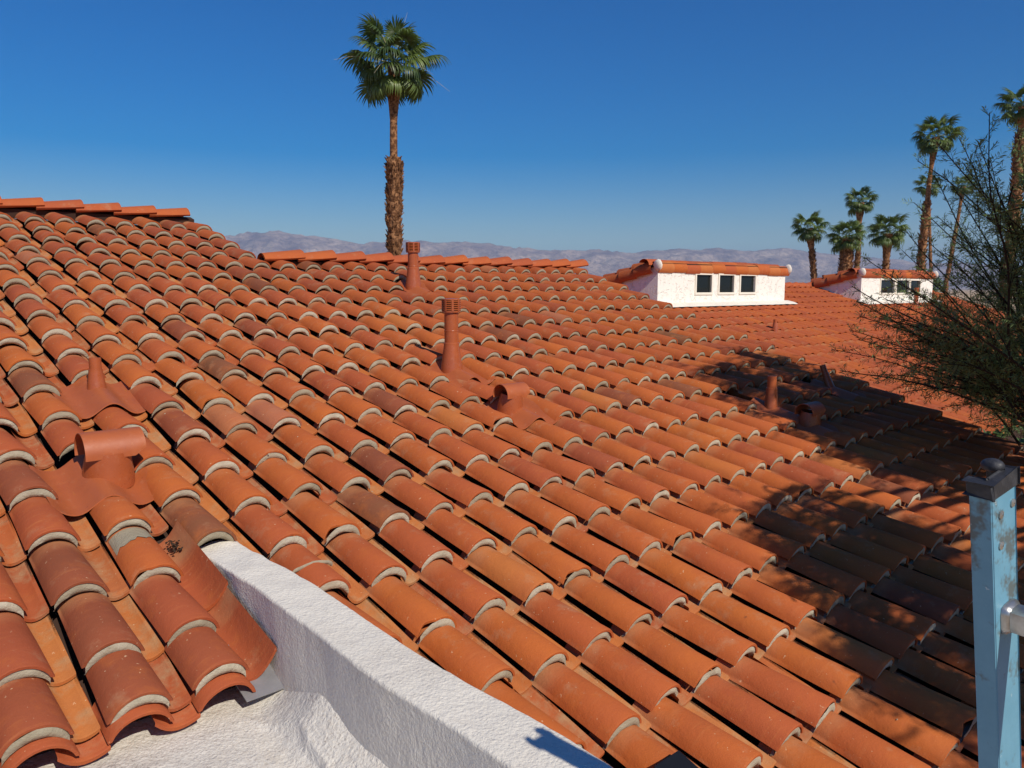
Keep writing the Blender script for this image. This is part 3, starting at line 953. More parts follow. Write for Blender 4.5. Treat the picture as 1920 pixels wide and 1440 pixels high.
# ------------------------------------------------------------------ far house
FAR_OFF = -0.9386
MFAR = frame(ER, US, NR, T0 + NR * FAR_OFF)
far = thing('far_house', 'neighbouring house with a long terracotta roof stepping down beyond the near roof', 'house', MFAR)
FR0, FR1, FC0, FC1 = -19.6, -0.5, 26, 92
FRMIN = FR0
ft, fp = [], []
fb, fpn = MB(), MB()
def in_dormer(c, r, c0, c1): return c0 - 0.2 < c < c1 + 0.2 and -20 < r < -16.4
D1C = (52.6 - 16.6, 52.6); D2C = (82.4 - 16.6, 82.4)
for c in range(FC0, FC1):
    for i in range(-19, 0):
        r = float(i) + 0.5 * 0
        if in_dormer(c, r, *D1C) or in_dormer(c, r, *D2C): continue
        p = R(c, r - 0.5, FAR_OFF)
        x, y = pix(p)
        vis = 1280 < x < 1960 and y < 870
        ft.append((p.length + (0 if vis else 100), c, r))
ft.sort()
_keep = (CW0, CH0, CW1, CH1, HEAD_DROP)
CW0, CH0, CW1, CH1, HEAD_DROP = 0.262, 0.082, 0.250, 0.080, 0.036
FCOV = [mk('roof_tile', 'tile', cover_geo(9, (0.0, TL), inner=True, wob=wob(20 + i))) for i in range(3)]
FV, FFc = cover_geo(8, (0.0, TL), inner=True)
CW0, CH0, CW1, CH1, HEAD_DROP = _keep
MFC = TR(Vector((0, 0, 0)))
for i, (d, c, r) in enumerate(ft):
    m, rn = local_tile(c + 500, r)
    m = TR(Vector((-500 * S, 0, 0))) @ m
    tint = max(0.11, min(0.85, rn.gauss(0.36, 0.14)))
    if i < NPART:
        o = obj('roof_tile', FCOV[rn.randrange(3)], far, local=m); o.color = (tint, rn.random(), 0, 1)
    else:
        fb.add([m @ Vector(p) for p in FV], FFc, tint, [p[1] * 0.6 for p in FV])
    m2 = TR(Vector((S / 2, 0, 0))) @ m
    v, f = PANF; fpn.add([m2 @ Vector(p) for p in v], f, rn.uniform(0.6, 1.0), [p[1] * 0.6 for p in v])
kind(fb.build('roof_tile', 'tile_s', far, local=Matrix.Identity(4), smooth=45), 'stuff')
kind(fpn.build('pan_tile', 'pan_s', far, local=Matrix.Identity(4), smooth=45), 'stuff')
fd = MB(); fd.box(Matrix.Identity(4), ((CMAX + 0.9) * S, -FR1 * L, -0.32), (FC1 * S, -FR0 * L, -0.19)); fd.build('roof_deck', 'deck', far, local=Matrix.Identity(4), smooth=0)
ridge_row(far, MFAR, 53, FC1, FR0 + 0.1, -0.06, seed=11)
fm = MB(); fm.box(Matrix.Identity(4), (53 * S, -(FR0 + 0.28) * L, -0.13), (FC1 * S, -FR0 * L + 0.08, -0.05)); fm.build('ridge_bedding', 'mortar', far, local=Matrix.Identity(4), smooth=0)
fbk = MB()
a, b_ = R(24, FR0, FAR_OFF - 0.16), R(FC1, FR0, FAR_OFF - 0.16); dn = UH * 5 - Vector((0, 0, 5 * math.tan(RP)))
quad_prism(fbk, [a, b_, b_ + dn, a + dn], Vector((0, 0, 1)), 0.1); o = fbk.build('back_slope', 'pan', far, smooth=0); o.color = (0.3, 0, 0, 1)
wb = MB()
E1, E2 = R(CMAX + 1.2, FR1 - 1.0, FAR_OFF - 0.3), R(FC1, FR1 - 1.0, FAR_OFF - 0.3)
wall_box(E1, E2, E1.z, E2.z, 0.15)
wb.build('wall', 'stucco', far, smooth=0)

# dormers: low clerestory boxes with a roof that falls back into the slope
def dormer(Rb, W, H, label, wins, nt_, nv=5):
    """Rb: right foot of the front wall; local x runs left along the wall front, y back up the slope, z up"""
    m = frame(ER, UH, Vector((0, 0, 1)), Rb - ER * W)
    t = thing('dormer', label, 'dormer', m, 'white clerestory dormers on the far roof')
    I = Matrix.Identity(4)
    # front wall pieces around the window openings
    wb_ = MB()
    th = 0.16
    xs = [0.0]
    for (x0, x1, z0, z1) in wins: xs += [x0, x1]
    xs.append(W)
    zlo, zhi = wins[0][2], wins[0][3]
    sl = -math.tan(rad(14.6)); B = 0.4 * nv
    wb_.box(I, (0, 0, -0.35), (W, th, zlo)); wb_.box(I, (0, 0, zhi), (W, th, H))
    for k in range(0, len(xs), 2): wb_.box(I, (xs[k], 0, zlo), (xs[k + 1], th, zhi))
    for x0 in (0.0, W - th):
        v = []
        for x in (x0, x0 + th):
            v += [Vector((x, th, -0.35)), Vector((x, B, -0.35)), Vector((x, B, H + sl * B)), Vector((x, th, H + sl * th))]
        wb_.add(v, [(0, 1, 2, 3), (7, 6, 5, 4), (0, 4, 5, 1), (1, 5, 6, 2), (2, 6, 7, 3), (3, 7, 4, 0)])
    wb_.build('wall', 'lace', t, local=I, smooth=0)
    rb = MB()
    v = [Vector((-0.05, -0.02, H)), Vector((W + 0.05, -0.02, H)), Vector((W + 0.05, B, H + sl * B)), Vector((-0.05, B, H + sl * B))]
    quad_prism(rb, v[::1], Vector((0, 0, 1)), -0.05); rb.build('roof_deck', 'deck', t, local=I, smooth=0)
    # window frames and panes
    for (x0, x1, z0, z1) in wins:
        fb_ = MB(); fw = 0.045
        for a, b2 in (((x0 - fw, -0.02, z0 - fw), (x1 + fw, 0.05, z0)), ((x0 - fw, -0.02, z1), (x1 + fw, 0.05, z1 + fw)), ((x0 - fw, -0.02, z0), (x0, 0.05, z1)), ((x1, -0.02, z0), (x1 + fw, 0.05, z1))):
            fb_.box(I, a, b2)
        wo_ = fb_.build('window', 'winframe', t, local=I, smooth=0); WM[wo_.name] = m
        pb = MB(); pb.box(I, (x0, 0.030, z0), (x1, 0.036, z1)); pb.build('pane', 'glass', wo_, local=I, smooth=0)
    # barrel tiles capping the front edge (two courses) and the left verge
    rn = random.Random(nt_)
    n = int(W / 0.42)
    def cap_tile(o_, ex, ez, w, h, ln, tint):
        ey = ez.cross(ex).normalized()
        mm = frame(ex, ey, ez, o_)
        v, f = [], []; k = 11
        for x, s_ in ((0, 0.97), (ln, 1.0)):
            v += [(x, y, z) for y, z in arc(w * s_, h * s_, 10)]
        for j in range(10): f.append((j, k + j, k + j + 1, j + 1))
        o2 = len(v); v += [(ln, y * 0.88, z - 0.015) for y, z in arc(w, h, 10)]
        for j in range(10): f.append((k + j, o2 + j, o2 + j + 1, k + j + 1))
        b = MB(); b.add(v, f); q = b.build('cap_tile', 'tile', t, local=mm, smooth=45); q.color = (tint, rn.random(), 0, 1)
    X = Vector((1, 0, 0))
    ez1 = Vector((0, -0.80, 0.60)).normalized()
    for i in range(n):
        ln = (W + 0.10) / n
        cap_tile(Vector((-0.02 + i * ln + rn.uniform(-.01, .01), 0.055, H - 0.035 + rn.uniform(-.012, .012))), X, ez1, 0.25 + rn.uniform(-.01, .01), 0.105 + rn.uniform(-.008, .008), ln + 0.03, rn.choice((0.15, 0.3, 0.55, 0.8, 0.93)))
    for i in range(n):
        ln = (W + 0.10) / n
        cap_tile(Vector((-0.14 + i * ln + rn.uniform(-.02, .02), 0.22, H + 0.03 + rn.uniform(-.006, .006))), X, Vector((0, -0.2, 1)).normalized(), 0.25, 0.095 + rn.uniform(-.01, .01), ln + 0.03, rn.choice((0.08, 0.12, 0.3, 0.6)))
    ex = Vector((0, 1, sl)).normalized()
    for x0, sgn in ((0.0, -1), (W, 1)):
        for i in range(nv):
            cap_tile(Vector((x0 + sgn * -0.02, 0.10 + i * 0.36, H - 0.02 + sl * (0.10 + i * 0.36))), ex, Vector((sgn * 0.75, 0, 0.66)).normalized(), 0.25, 0.12, 0.40, rn.uniform(0.1, 0.6))
            cap_tile(Vector((x0 - sgn * 0.12, 0.24 + i * 0.36, H + 0.05 + sl * (0.24 + i * 0.36))), ex, Vector((sgn * 0.1, 0, 1)).normalized(), 0.25, 0.11, 0.40, rn.uniform(0.1, 0.6))
    for x0 in (-0.03, W + 0.07):
        bl = MB(); vs_, fs = [], []
        for i in range(7):
            for j in range(12):
                a, b2 = -PI / 2 + PI * i / 6, 2 * PI * j / 12
                p = Vector((math.cos(a) * math.cos(b2) * 0.045, math.cos(a) * math.sin(b2) * 0.10, math.sin(a) * 0.105))
                p *= 1 + 0.15 * noise.noise(p * 14)
                vs_.append(p + Vector((x0, -0.02, H + 0.01)))
        for i in range(6):
            for j in range(12):
                fs.append((i * 12 + j, i * 12 + (j + 1) % 12, (i + 1) * 12 + (j + 1) % 12, (i + 1) * 12 + j))
        bl.add(vs_, fs)
        bl.build('mortar_plug', 'stucco', t, local=I, smooth=60)
    ap = MB(); rows = []
    for j in range(4):
        rows.append([Vector((-0.12 + (W + 0.3) * i / 40, -0.24 + 0.25 * j / 3 + (0.02 * noise.noise(Vector((i * 0.7, j, 3))) if j == 0 else 0), -0.055 + 0.06 * j / 3 - (0.02 if j == 0 else 0) + 0.008 * noise.noise(Vector((i * 0.6, j, 0))))) for i in range(41)])
    ap.grid(rows); ap.build('apron', 'stucco', t, local=I, smooth=60)
    return t
D1R = R(52.48, -16.22, FAR_OFF); D1R = Vector((6.14, 17.79, -0.262))
wz0, wz1 = 0.19, 0.535
dormer(D1R, 4.66, 0.69, 'larger and nearer white dormer with three small square windows', [(1.22, 1.74, wz0, wz1), (2.02, 2.55, wz0, wz1), (2.81, 3.38, wz0, wz1)], 3)
D2R = Vector((12.40, 23.30, -0.31))
dormer(D2R, 4.78, 0.72, 'smaller white dormer farther off, half behind the feathery tree branches', [(1.15, 2.02, 0.20, 0.54), (2.17, 3.0, 0.20, 0.54), (3.12, 3.80, 0.20, 0.54)], 9, 3)
# pipes on the far roof
def far_pipe(x, y, h, r0, label, cap=False, c=None):
    d = ray(x, y); p0 = T0 + NR * (FAR_OFF - 0.04); p = d * (p0.dot(NR) / d.dot(NR))
    t = thing('vent_pipe', label, 'vent pipe', TR(p)); I = Matrix.Identity(4)
    b = MB(); prof = [(r0 * 2.0, -0.1), (r0 * 1.5, 0.03), (r0 * 1.05, 0.12), (r0, 0.13), (r0, h)]
    if cap: prof += [(r0 * 1.22, h), (r0 * 1.22, h + r0 * 1.5), (0.001, h + r0 * 1.6)]
    else: prof += [(r0 * 0.8, h), (r0 * 0.8, h - 0.05)]
    b.revolve(I, prof[:4], 16); b.build('collar', 'vent', t, local=I)
    b = MB(); b.revolve(I, prof[3:], 16); b.build('pipe', 'vent', t, local=I)
    return t
far_pipe(1453, 618, 0.19, 0.035, 'small lone pipe on the far roof below the nearer dormer')
far_pipe(1584, 556, 0.22, 0.035, 'slim orange pipe beside the left corner of the farther dormer')
far_pipe(1717, 574, 0.50, 0.06, 'tall rusty pipe standing in front of the third window of the farther dormer')
def ridge_pipe(x, y, Y, h, r0, label):
    p = at_depth(x, y, Y); t = thing('vent_pipe', label, 'vent pipe', TR(p)); I = Matrix.Identity(4)
    b = MB(); b.revolve(I, [(r0, -0.8), (r0, h)], 16); b.build('pipe', 'saddle', t, local=I)
    b = MB(); b.revolve(I, [(r0 * 0.9, h), (r0 * 1.35, h), (r0 * 1.35, h + r0 * 1.3), (0.001, h + r0 * 1.35)], 16); b.build('cap', 'saddle', t, local=I)
ridge_pipe(1545, 528, 22.8, 0.13, 0.045, 'thin capped pipe on the far ridge, left of the farther dormer')
ridge_pipe(1577, 525, 23.4, 0.02, 0.06, 'squat capped pipe on the far ridge in front of the stout palm')

# ------------------------------------------------------------------ fan palms
def frond_geo(seed, droop=1.0, size=1.0):
    rn = random.Random(seed); b = MB()
    pl = rn.uniform(0.75, 1.15) * size
    # petiole
    pts = [Vector((0, pl * k / 4, 0.10 * math.sin(k / 4 * PI) - 0.10 * (k / 4) ** 2)) for k in range(5)]
    b.tube(pts, [0.030 * size, 0.022 * size, 0.018 * size, 0.015 * size, 0.012 * size], 4)
    hub = pts[-1]
    n = 30
    for i in range(n):
        a = rad(-128 + 256 * i / (n - 1) + rn.uniform(-3, 3))
        ln = (0.98 - 0.28 * abs(a) / rad(128)) * size * rn.uniform(0.88, 1.08)
        d = Vector((math.sin(a), math.cos(a), 0)); sd_ = Vector((math.cos(a), -math.sin(a), 0))
        w = 0.050 * size
        fold = 0.018 * size
        vs_, fs = [], []
        hang = rn.uniform(0.75, 1.25) * droop
        K = 6
        p = Vector(hub); dirv = d + Vector((0, 0, 0.10))
        for k in range(K + 1):
            t = k / K
            ww = w * (0.25 + 1.1 * t if t < 0.5 else 0.80 * (1 - ((t - 0.5) / 0.5) ** 1.3) + 0.03)
            vs_ += [p - sd_ * ww + Vector((0, 0, fold * (1 - t))), p + Vector((0, 0, -fold * 0.3)), p + sd_ * ww + Vector((0, 0, fold * (1 - t)))]
            dirv = (dirv + Vector((0, 0, -1)) * hang * (0.03 + 1.5 * t * t)).normalized()
            p = p + dirv * (ln / K)
        for k in range(K):
            q = 3 * k; fs += [(q, q + 1, q + 4, q + 3), (q + 1, q + 2, q + 5, q + 4)]
        b.add(vs_, fs)
    return b
FRONDS = [frond_geo(i, dr).mesh('frond', 'frond', 30) for i, dr in enumerate((0.55, 0.9, 1.2, 1.5, 1.8, 2.0))]
PALM_GROUP = 'fan palms beyond the roofs'
def palm(label, crown_px, Y, crown_w, trunk_pts_px, r_top, boots=None, nf=34, seed=0, skirt=False, stalks=0, up=1.0):
    """crown_px centre of the crown; trunk_pts_px lists image points down the trunk"""
    rn = random.Random(seed)
    top = at_depth(*trunk_pts_px[0], Y)
    pts = [at_depth(x, y, Y) for x, y in trunk_pts_px]
    last = Vector(pts[-1]); prev = pts[-2]
    g_ = Vector((last.x + (last.x - prev.x) * 0.2, last.y, GZ - 0.1)); pts.append(g_)
    t = thing('palm_tree', label, 'palm tree', TR(Vector((g_.x, g_.y, GZ))), PALM_GROUP)
    W0 = WM[t.name]
    # resample the trunk
    fine = []
    for a, b_ in zip(pts, pts[1:]):
        k = max(2, int((a - b_).length / 0.35))
        for i in range(k): fine.append(a.lerp(b_, i / k))
    fine.append(pts[-1])
    b = MB(); total = len(fine)
    b.tube(fine, [r_top * (1.0 + 0.55 * i / total + 0.06 * noise.noise(Vector((i * 1.7, seed, 0)))) * (1.75 if i < 3 else 1.3 if i == 3 else 1.0) for i in range(total)], 12)
    b.build('trunk', 'trunk', t, smooth=60)
    if boots:
        y0, r0, r1 = boots
        bm_ = MB()
        zs = at_depth(crown_px[0], y0, Y).z
        seg = [p for p in fine if p.z < zs + 0.2]
        if len(seg) > 2:
            Lz = seg[0].z - max(seg[-1].z, -2.5)
            cnt = int(Lz * (150 if Y < 40 else 70) * (r0 / 0.28))
            ob = []
            for i in range(cnt):
                u = rn.random() ; z = seg[0].z - u * Lz
                j = min(range(len(seg)), key=lambda q: abs(seg[q].z - z)); cpt = Vector((seg[j].x, seg[j].y, z))
                rr = r0 + (r1 - r0) * u
                if u < 0.12: rr *= 0.80 + 0.2 * (u / 0.12) + 0.15 * math.sin(u / 0.12 * PI)
                a = rn.uniform(0, 2 * PI); d = Vector((math.cos(a), math.sin(a), 0)); tg = Vector((-d.y, d.x, 0))
                ln = rn.uniform(0.10, 0.22) * (1.5 if rn.random() < 0.06 else 1) ; w = rn.uniform(0.03, 0.055); out = rn.uniform(0.02, 0.09)
                p0 = cpt + d * (rr * 0.82) - Vector((0, 0, ln * 0.5)); p1 = cpt + d * (rr * 0.92 + out) + Vector((0, 0, ln * 0.5)) + tg * rn.uniform(-0.06, 0.06)
                bm_.add([p0 - tg * w, p0 + tg * w, p1 + tg * w * 0.5, p1 - tg * w * 0.5, p0 - d * 0.05, p1 - d * 0.035], [(0, 1, 2, 3), (0, 3, 5, 4), (2, 1, 4, 5), (3, 2, 5)])
            kind(bm_.build('leaf_base', 'trunk', t, smooth=0), 'stuff')
            # core so that gaps between the stubs stay dark
            cb = MB(); zz = [p for p in seg]
            cb.tube(zz, [(r0 + (r1 - r0) * i / len(zz)) * 0.80 for i in range(len(zz))], 12); cb.build('sheath', 'trunk', t, smooth=60)
    sc = crown_w / 3.5
    cen = Vector((top.x, top.y, top.z + 0.1 * sc))
    for i in range(nf):
        u = (i + 0.5) / nf
        el = rad((66 - 108 * u ** 0.85) * up + rn.uniform(-10, 10))
        az = i * 2.39996 + rn.uniform(-0.25, 0.25)
        base = cen + Vector((math.cos(az), math.sin(az), 0)) * 0.10 * sc + Vector((0, 0, (0.34 - 0.50 * u) * sc))
        mm = TR(base) @ Matrix.Rotation(az - PI / 2, 4, 'Z') @ Matrix.Rotation(el, 4, 'X') @ Matrix.Rotation(rn.uniform(-0.5, 0.5), 4, 'Y') @ Matrix.Scale(sc * rn.uniform(0.85, 1.1) * min(1.0, 0.72 + 1.6 * u), 4)
        obj('frond', FRONDS[min(5, int(u * 6)) if rn.random() < 0.7 else rn.randrange(6)], t, world_m=mm)
    if stalks:
        sb = MB()
        for i in range(stalks):
            az = rn.uniform(0, 2 * PI); el = rad(rn.choice((80, 75, 70, 40, 20, 0)))
            d = Vector((math.cos(az) * math.cos(el), math.sin(az) * math.cos(el), math.sin(el)))
            p = [cen + d * q + Vector((0, 0, -0.18 * q * q * math.cos(el))) for q in (0.2, 0.9, 1.5, rn.uniform(1.9, 2.25))]
            sb.tube(p, [0.012, 0.009, 0.006, 0.003], 4)
        sb.build('seed_stalk', 'stalk', t, smooth=60)
    return t
palm('tall single fan palm rising behind the low ridge with a shaggy lower trunk', (738, 108), 27, 2.95, [(739, 126), (738, 180), (738, 270), (739, 370), (740, 480)], 0.115, (282, 0.29, 0.23), nf=44, seed=1, stalks=7)
palm('fan palm at the left end of the far group, with a slender dark trunk', (1519, 422), 58, 2.7, [(1517, 428), (1522, 470), (1527, 525)], 0.16, (440, 0.22, 0.25), nf=34, seed=2, up=1.0)
palm('fan palm whose small crown stands highest in the far group left of the leaning palm', (1614, 365), 62, 2.6, [(1613, 380), (1611, 420), (1609, 470), (1604, 530)], 0.16, (470, 0.22, 0.28), nf=32, seed=3)
palm('stout short fan palm with a thick dark shaggy trunk', (1590, 430), 57, 2.9, [(1589, 446), (1587, 480), (1584, 528)], 0.25, (450, 0.50, 0.62), nf=36, seed=4)
palm('fan palm with a straight brown trunk rising behind the farther dormer roof', (1663, 425), 58, 2.95, [(1665, 438), (1663, 470), (1660, 515)], 0.20, (444, 0.24, 0.30), nf=36, seed=5)
palm('tall leaning fan palm left of the feathery tree', (1757, 232), 50, 2.75, [(1755, 258), (1748, 300), (1742, 345), (1736, 400), (1731, 450), (1725, 520)], 0.12, (382, 0.27, 0.30), nf=36, seed=6)
palm('small distant fan palm partly hidden behind the leaning palm trunk', (1740, 338), 90, 2.9, [(1741, 350), (1743, 420), (1746, 530)], 0.14, None, nf=28, seed=7)
palm('small distant fan palm seen through the feathery tree, with a thin leaning trunk', (1805, 335), 85, 2.7, [(1806, 350), (1798, 400), (1787, 460), (1775, 525)], 0.15, (420, 0.22, 0.26), nf=30, seed=8)
palm('tall fan palm cut off by the right edge of the picture', (1918, 178), 45, 2.7, [(1918, 200), (1914, 250), (1908, 330), (1900, 420), (1886, 520)], 0.13, (250, 0.36, 0.34), nf=36, seed=9)

# clipped hedges beyond the roofs
def leaf_mass(name, label, cen, ext, count, size, seed, cat='hedge'):
    rn = random.Random(seed); b = MB()
    for i in range(count):
        a, c_ = rn.uniform(0, 2 * PI), rn.uniform(-1, 1); q = math.sqrt(1 - c_ * c_); k = rn.random() ** 0.35
        p = Vector((math.cos(a) * q, math.sin(a) * q, c_)) * k
        p *= 1 + 0.30 * noise.noise(p * 2.5 + Vector((seed, 0, 0)))
        p = cen + Vector((p.x * ext[0], p.y * ext[1], p.z * ext[2]))
        d = Vector((rn.gauss(0, 1), rn.gauss(0, 1), rn.gauss(0, 1))).normalized(); e = d.orthogonal().normalized() * size * 0.4; d = d * size * rn.uniform(0.6, 1.2)
        b.add([p, p + d * 0.5 + e, p + d, p + d * 0.5 - e], [(0, 1, 2, 3)])
    me = b.mesh('foliage', 'hedge', 0)
    t = thing(name, label, cat, TR(Vector((cen.x, cen.y, GZ))))
    o = kind(obj('foliage', me, t), 'stuff')
    sb = MB()
    for i in range(5):
        x = rn.uniform(-0.5, 0.5) * ext[0]; y = rn.uniform(-0.5, 0.5) * ext[1]
        sb.tube([Vector((cen.x + x, cen.y + y, GZ)), Vector((cen.x + x * 1.2, cen.y + y * 1.2, cen.z))], [0.06, 0.03], 6)
    sb.build('stem', 'bark', t)
    return t
leaf_mass('hedge', 'sunlit green hedge top showing over the farther dormer roof', at_depth(1722, 514, 30) + Vector((0, 0, -0.35)), (0.95, 0.5, 0.5), 2600, 0.09, 4)
leaf_mass('shrub', 'dark shrub in the gap between the two roofs below the feathery tree', at_depth(1905, 825, 9.6) + Vector((0.3, 0, -1.1)), (1.2, 0.9, 1.25), 5200, 0.11, 5, 'shrub')

# ------------------------------------------------------------------ feathery tree at the right
UPPER = [(15.34, -3.89), (18.2, -4.54), (21.3, -4.9), (21.46, -4.49), (22.29, -3.12), (23.01, -2.42), (22.98, 0.49), (22.62, 1.83), (15.78, 3.29), (15.41, 2.01), (14.63, 0.97), (14.74, 0.01), (14.74, -0.73), (14.76, -2.08)]
LOWER = [(11.38, 1.26), (11.87, 1.98), (13.13, 3.09), (14.35, 4.34), (9.5, 6.5), (5.96, 5.83), (4.93, 5.24), (5.24, 4.67), (5.38, 4.08), (5.85, 3.6), (6.7, 2.85), (6.61, 2.16), (7.4, 1.6), (8.6, 1.2), (9.8, 0.75), (10.89, 0.83)]
def inside(poly, x, y):
    k = False
    for (x0, y0), (x1, y1) in zip(poly, poly[1:] + poly[:1]):
        if (y0 > y) != (y1 > y) and x < (x1 - x0) * (y - y0) / (y1 - y0) + x0: k = not k
    return k
def shadow_cr(p):
    k = ((p - T0).dot(NR)) / SUN.dot(NR); q = p - SUN * k - T0
    return q.dot(ER) / S, -q.dot(US) / L
tree = thing('feathery_tree', 'dark feathery needle-leaved tree spreading in from the right edge over the roofs', 'tree', TR(Vector((6.6, 5.6, GZ))))
rn = random.Random(12)
limbs, needles, twigs = MB(), MB(), MB()
BASE = Vector((6.6, 5.6, GZ)); FORK = Vector((6.2, 5.9, -1.9))
def bez(a, b_, c_, k):
    return [a.lerp(b_, t).lerp(b_.lerp(c_, t), t) for t in [i / k for i in range(k + 1)]]
trunk_pts = bez(BASE, Vector((6.7, 5.4, -3.0)), FORK, 8)
tb = MB(); tb.tube(trunk_pts, [0.17 - 0.06 * i / 8 for i in range(9)], 10); tb.build('trunk', 'bark', tree, smooth=60)
def spray(p, d, ln, nl=11, nsize=0.066, thick=0.0032):
    """a twiglet with needle leaves along it"""
    d = d.normalized(); side = d.cross(Vector((rn.gauss(0, 1), rn.gauss(0, 1), rn.gauss(0, 1)))).normalized()
    end = p + d * ln + Vector((0, 0, -0.10 * ln))
    e = side * thick * 0.8; f_ = d.cross(side) * thick * 0.8
    twigs.add([p - e, p + e, end], [(0, 1, 2)]); twigs.add([p - f_, p + f_, end], [(0, 1, 2)])
    for i in range(nl):
        t = (i + rn.random()) / nl
        q = p.lerp(end, 0.08 + 0.92 * t)
        s_ = side if i % 2 else -side
        s2 = (s_ + d * rn.uniform(0.4, 1.1) + Vector((rn.gauss(0, 0.35), rn.gauss(0, 0.35), rn.gauss(0, 0.35)))).normalized()
        l2 = nsize * rn.uniform(0.6, 1.2) * (1 - 0.4 * t)
        w = s2.cross(Vector((rn.gauss(0, 1), rn.gauss(0, 1), rn.gauss(0, 1)))).normalized() * thick
        needles.add([q - w * 0.6, q + s2 * l2 * 0.5 - w, q + s2 * l2, q + s2 * l2 * 0.5 + w], [(0, 1, 2, 3)])
def whip(pts, r0, dens, ls=0.24, start=0.15, nl=11):
    """long drawn-out branch with twiglets on all sides, longer and denser towards its base"""
    n = len(pts)
    limbs.tube(pts, [r0 * (1 - 0.85 * i / (n - 1)) + 0.0016 for i in range(n)], 5)
    total = sum((a - b_).length for a, b_ in zip(pts, pts[1:]))
    k = int(total * dens)
    for i in range(k):
        u = start + (1 - start) * (i + rn.random()) / k
        f_ = u * (n - 1); j = min(n - 2, int(f_)); p = pts[j].lerp(pts[j + 1], f_ - j); d = (pts[j + 1] - pts[j]).normalized()
        o_ = Vector((rn.gauss(0, 1), rn.gauss(0, 1), rn.gauss(0, 1))); o_ = (o_ - d * o_.dot(d)).normalized()
        spray(p, d * rn.uniform(0.7, 1.3) + o_ * 0.85, ls * rn.uniform(0.5, 1.2) * (1.15 - 0.65 * u), nl)
def limb_to(target, src=FORK, bow=0.5):
    mid = src.lerp(target, 0.5) + Vector((0, 0, bow)); return bez(src, mid, target, 9)
# branches that sweep left across the view
TIPS = [(1600, 532), (1612, 590), (1592, 622), (1606, 560), (1655, 520), (1560, 655), (1640, 645), (1572, 690), (1640, 700), (1690, 600), (1700, 650), (1700, 700), (1765, 720),
        (1622, 480), (1690, 470), (1700, 428), (1712, 380), (1762, 262), (1722, 300), (1752, 330), (1800, 258), (1842, 262), (1870, 300), (1815, 300), (1860, 210), (1900, 225), (1760, 400), (1790, 360),
        (1770, 470), (1690, 540), (1800, 440), (1850, 360), (1740, 560), (1800, 520), (1850, 450), (1890, 400), (1760, 640), (1840, 600), (1900, 520), (1880, 660), (1660, 560), (1680, 610), (1720, 510), (1650, 600), (1730, 440), (1870, 460), (1910, 620), (1850, 650), (1860, 700), (1800, 680), (1820, 740), (1900, 450), (1770, 330), (1930, 400), (1940, 500), (1625, 575), (1668, 668), (1690, 740), (1730, 690), (1720, 610), (1750, 600), (1612, 640)]
for i, (x, y) in enumerate(TIPS):
    Y = rn.uniform(5.6, 7.6)
    tip = at_depth(x, y, Y)
    sx, sy = rn.uniform(1900, 2080), 0
    sy = 800 - (735 - y) * 0.10 + rn.uniform(-60, 40) if y > 420 else rn.uniform(560, 760)
    st = at_depth(sx, sy, Y + rn.uniform(-0.3, 0.7))
    mid = st.lerp(tip, 0.5) + Vector((rn.uniform(-0.1, 0.1), rn.uniform(-0.2, 0.2), rn.uniform(0.02, 0.16)))
    pts = bez(st, mid, tip, 14)
    pts = [p + Vector((noise.noise(p * 1.3), noise.noise(p * 1.3 + Vector((9, 0, 0))), noise.noise(p * 1.3 + Vector((0, 9, 0))))) * 0.05 for p in pts]
    whip(pts, 0.007 + 0.006 * rn.random(), 19, 0.21, 0.0, 14)
    # side shoots
    for q in range(3):
        j = rn.randrange(2, 10); d = (pts[j + 1] - pts[j]).normalized(); o_ = Vector((rn.gauss(0, 1), rn.gauss(0, 1), rn.gauss(0, 1))); o_ = (o_ - d * o_.dot(d)).normalized()
        e = pts[j] + (d * 1.0 + o_ * 0.45).normalized() * rn.uniform(0.5, 1.0) * (1.1 - j / 14)
        whip(bez(pts[j], pts[j].lerp(e, 0.5) + Vector((0, 0, 0.04)), e, 6), 0.003, 22, 0.16, 0.0, 13)
    if i % 4 == 0: limbs.tube(limb_to(st, bow=0.2), [0.034 - 0.018 * k / 9 for k in range(10)], 6)
# crown outside the frame that throws the shade on the roof
def ok_view(p):
    x, y = pix(p)
    if p.y > 0.3 and x < 1960 and -40 < y < 1500: return x > 1830 and 250 < y < 800
    return True
clumps = []
tries = 0
def clump_in(poly, want, kmin, kmax, gap=-0.26):
    got = 0
    xs = [p[0] for p in poly]; ys = [p[1] for p in poly]
    for _ in range(60000):
        if got >= want: break
        c_, r_ = rn.uniform(min(xs), max(xs)), rn.uniform(min(ys), max(ys))
        if not inside(poly, c_, r_): continue
        if noise.noise(Vector((c_ * 0.55, r_ * 0.8, 2.2))) < gap: continue      # gaps that let the sun through
        k = rn.uniform(kmin, kmax)
        p = R(c_, r_, 0) + SUN * k
        if not all(ok_view(p + Vector((dx, 0, dz))) for dx, dz in ((0, 0), (-0.3, 0), (0.1, 0.25), (0.1, -0.25))): continue
        clumps.append((p, poly)); got += 1
clump_in(UPPER, 260, 2.4, 5.2)
clump_in(LOWER, 210, 2.2, 5.2, -0.10)
def clump(p, poly):
    for q in range(15):
        d = Vector((rn.gauss(0, 1), rn.gauss(0, 1), rn.gauss(0, 0.7))).normalized()
        a = p + Vector((rn.gauss(0, 0.10), rn.gauss(0, 0.10), rn.gauss(0, 0.08)))
        c_, r_ = shadow_cr(a + d * 0.12)
        if not inside(poly, c_, r_) and rn.random() < 0.65: continue
        spray(a, d, rn.uniform(0.16, 0.30), 16, 0.08, 0.0085)
for p, poly in clumps: clump(p, poly)
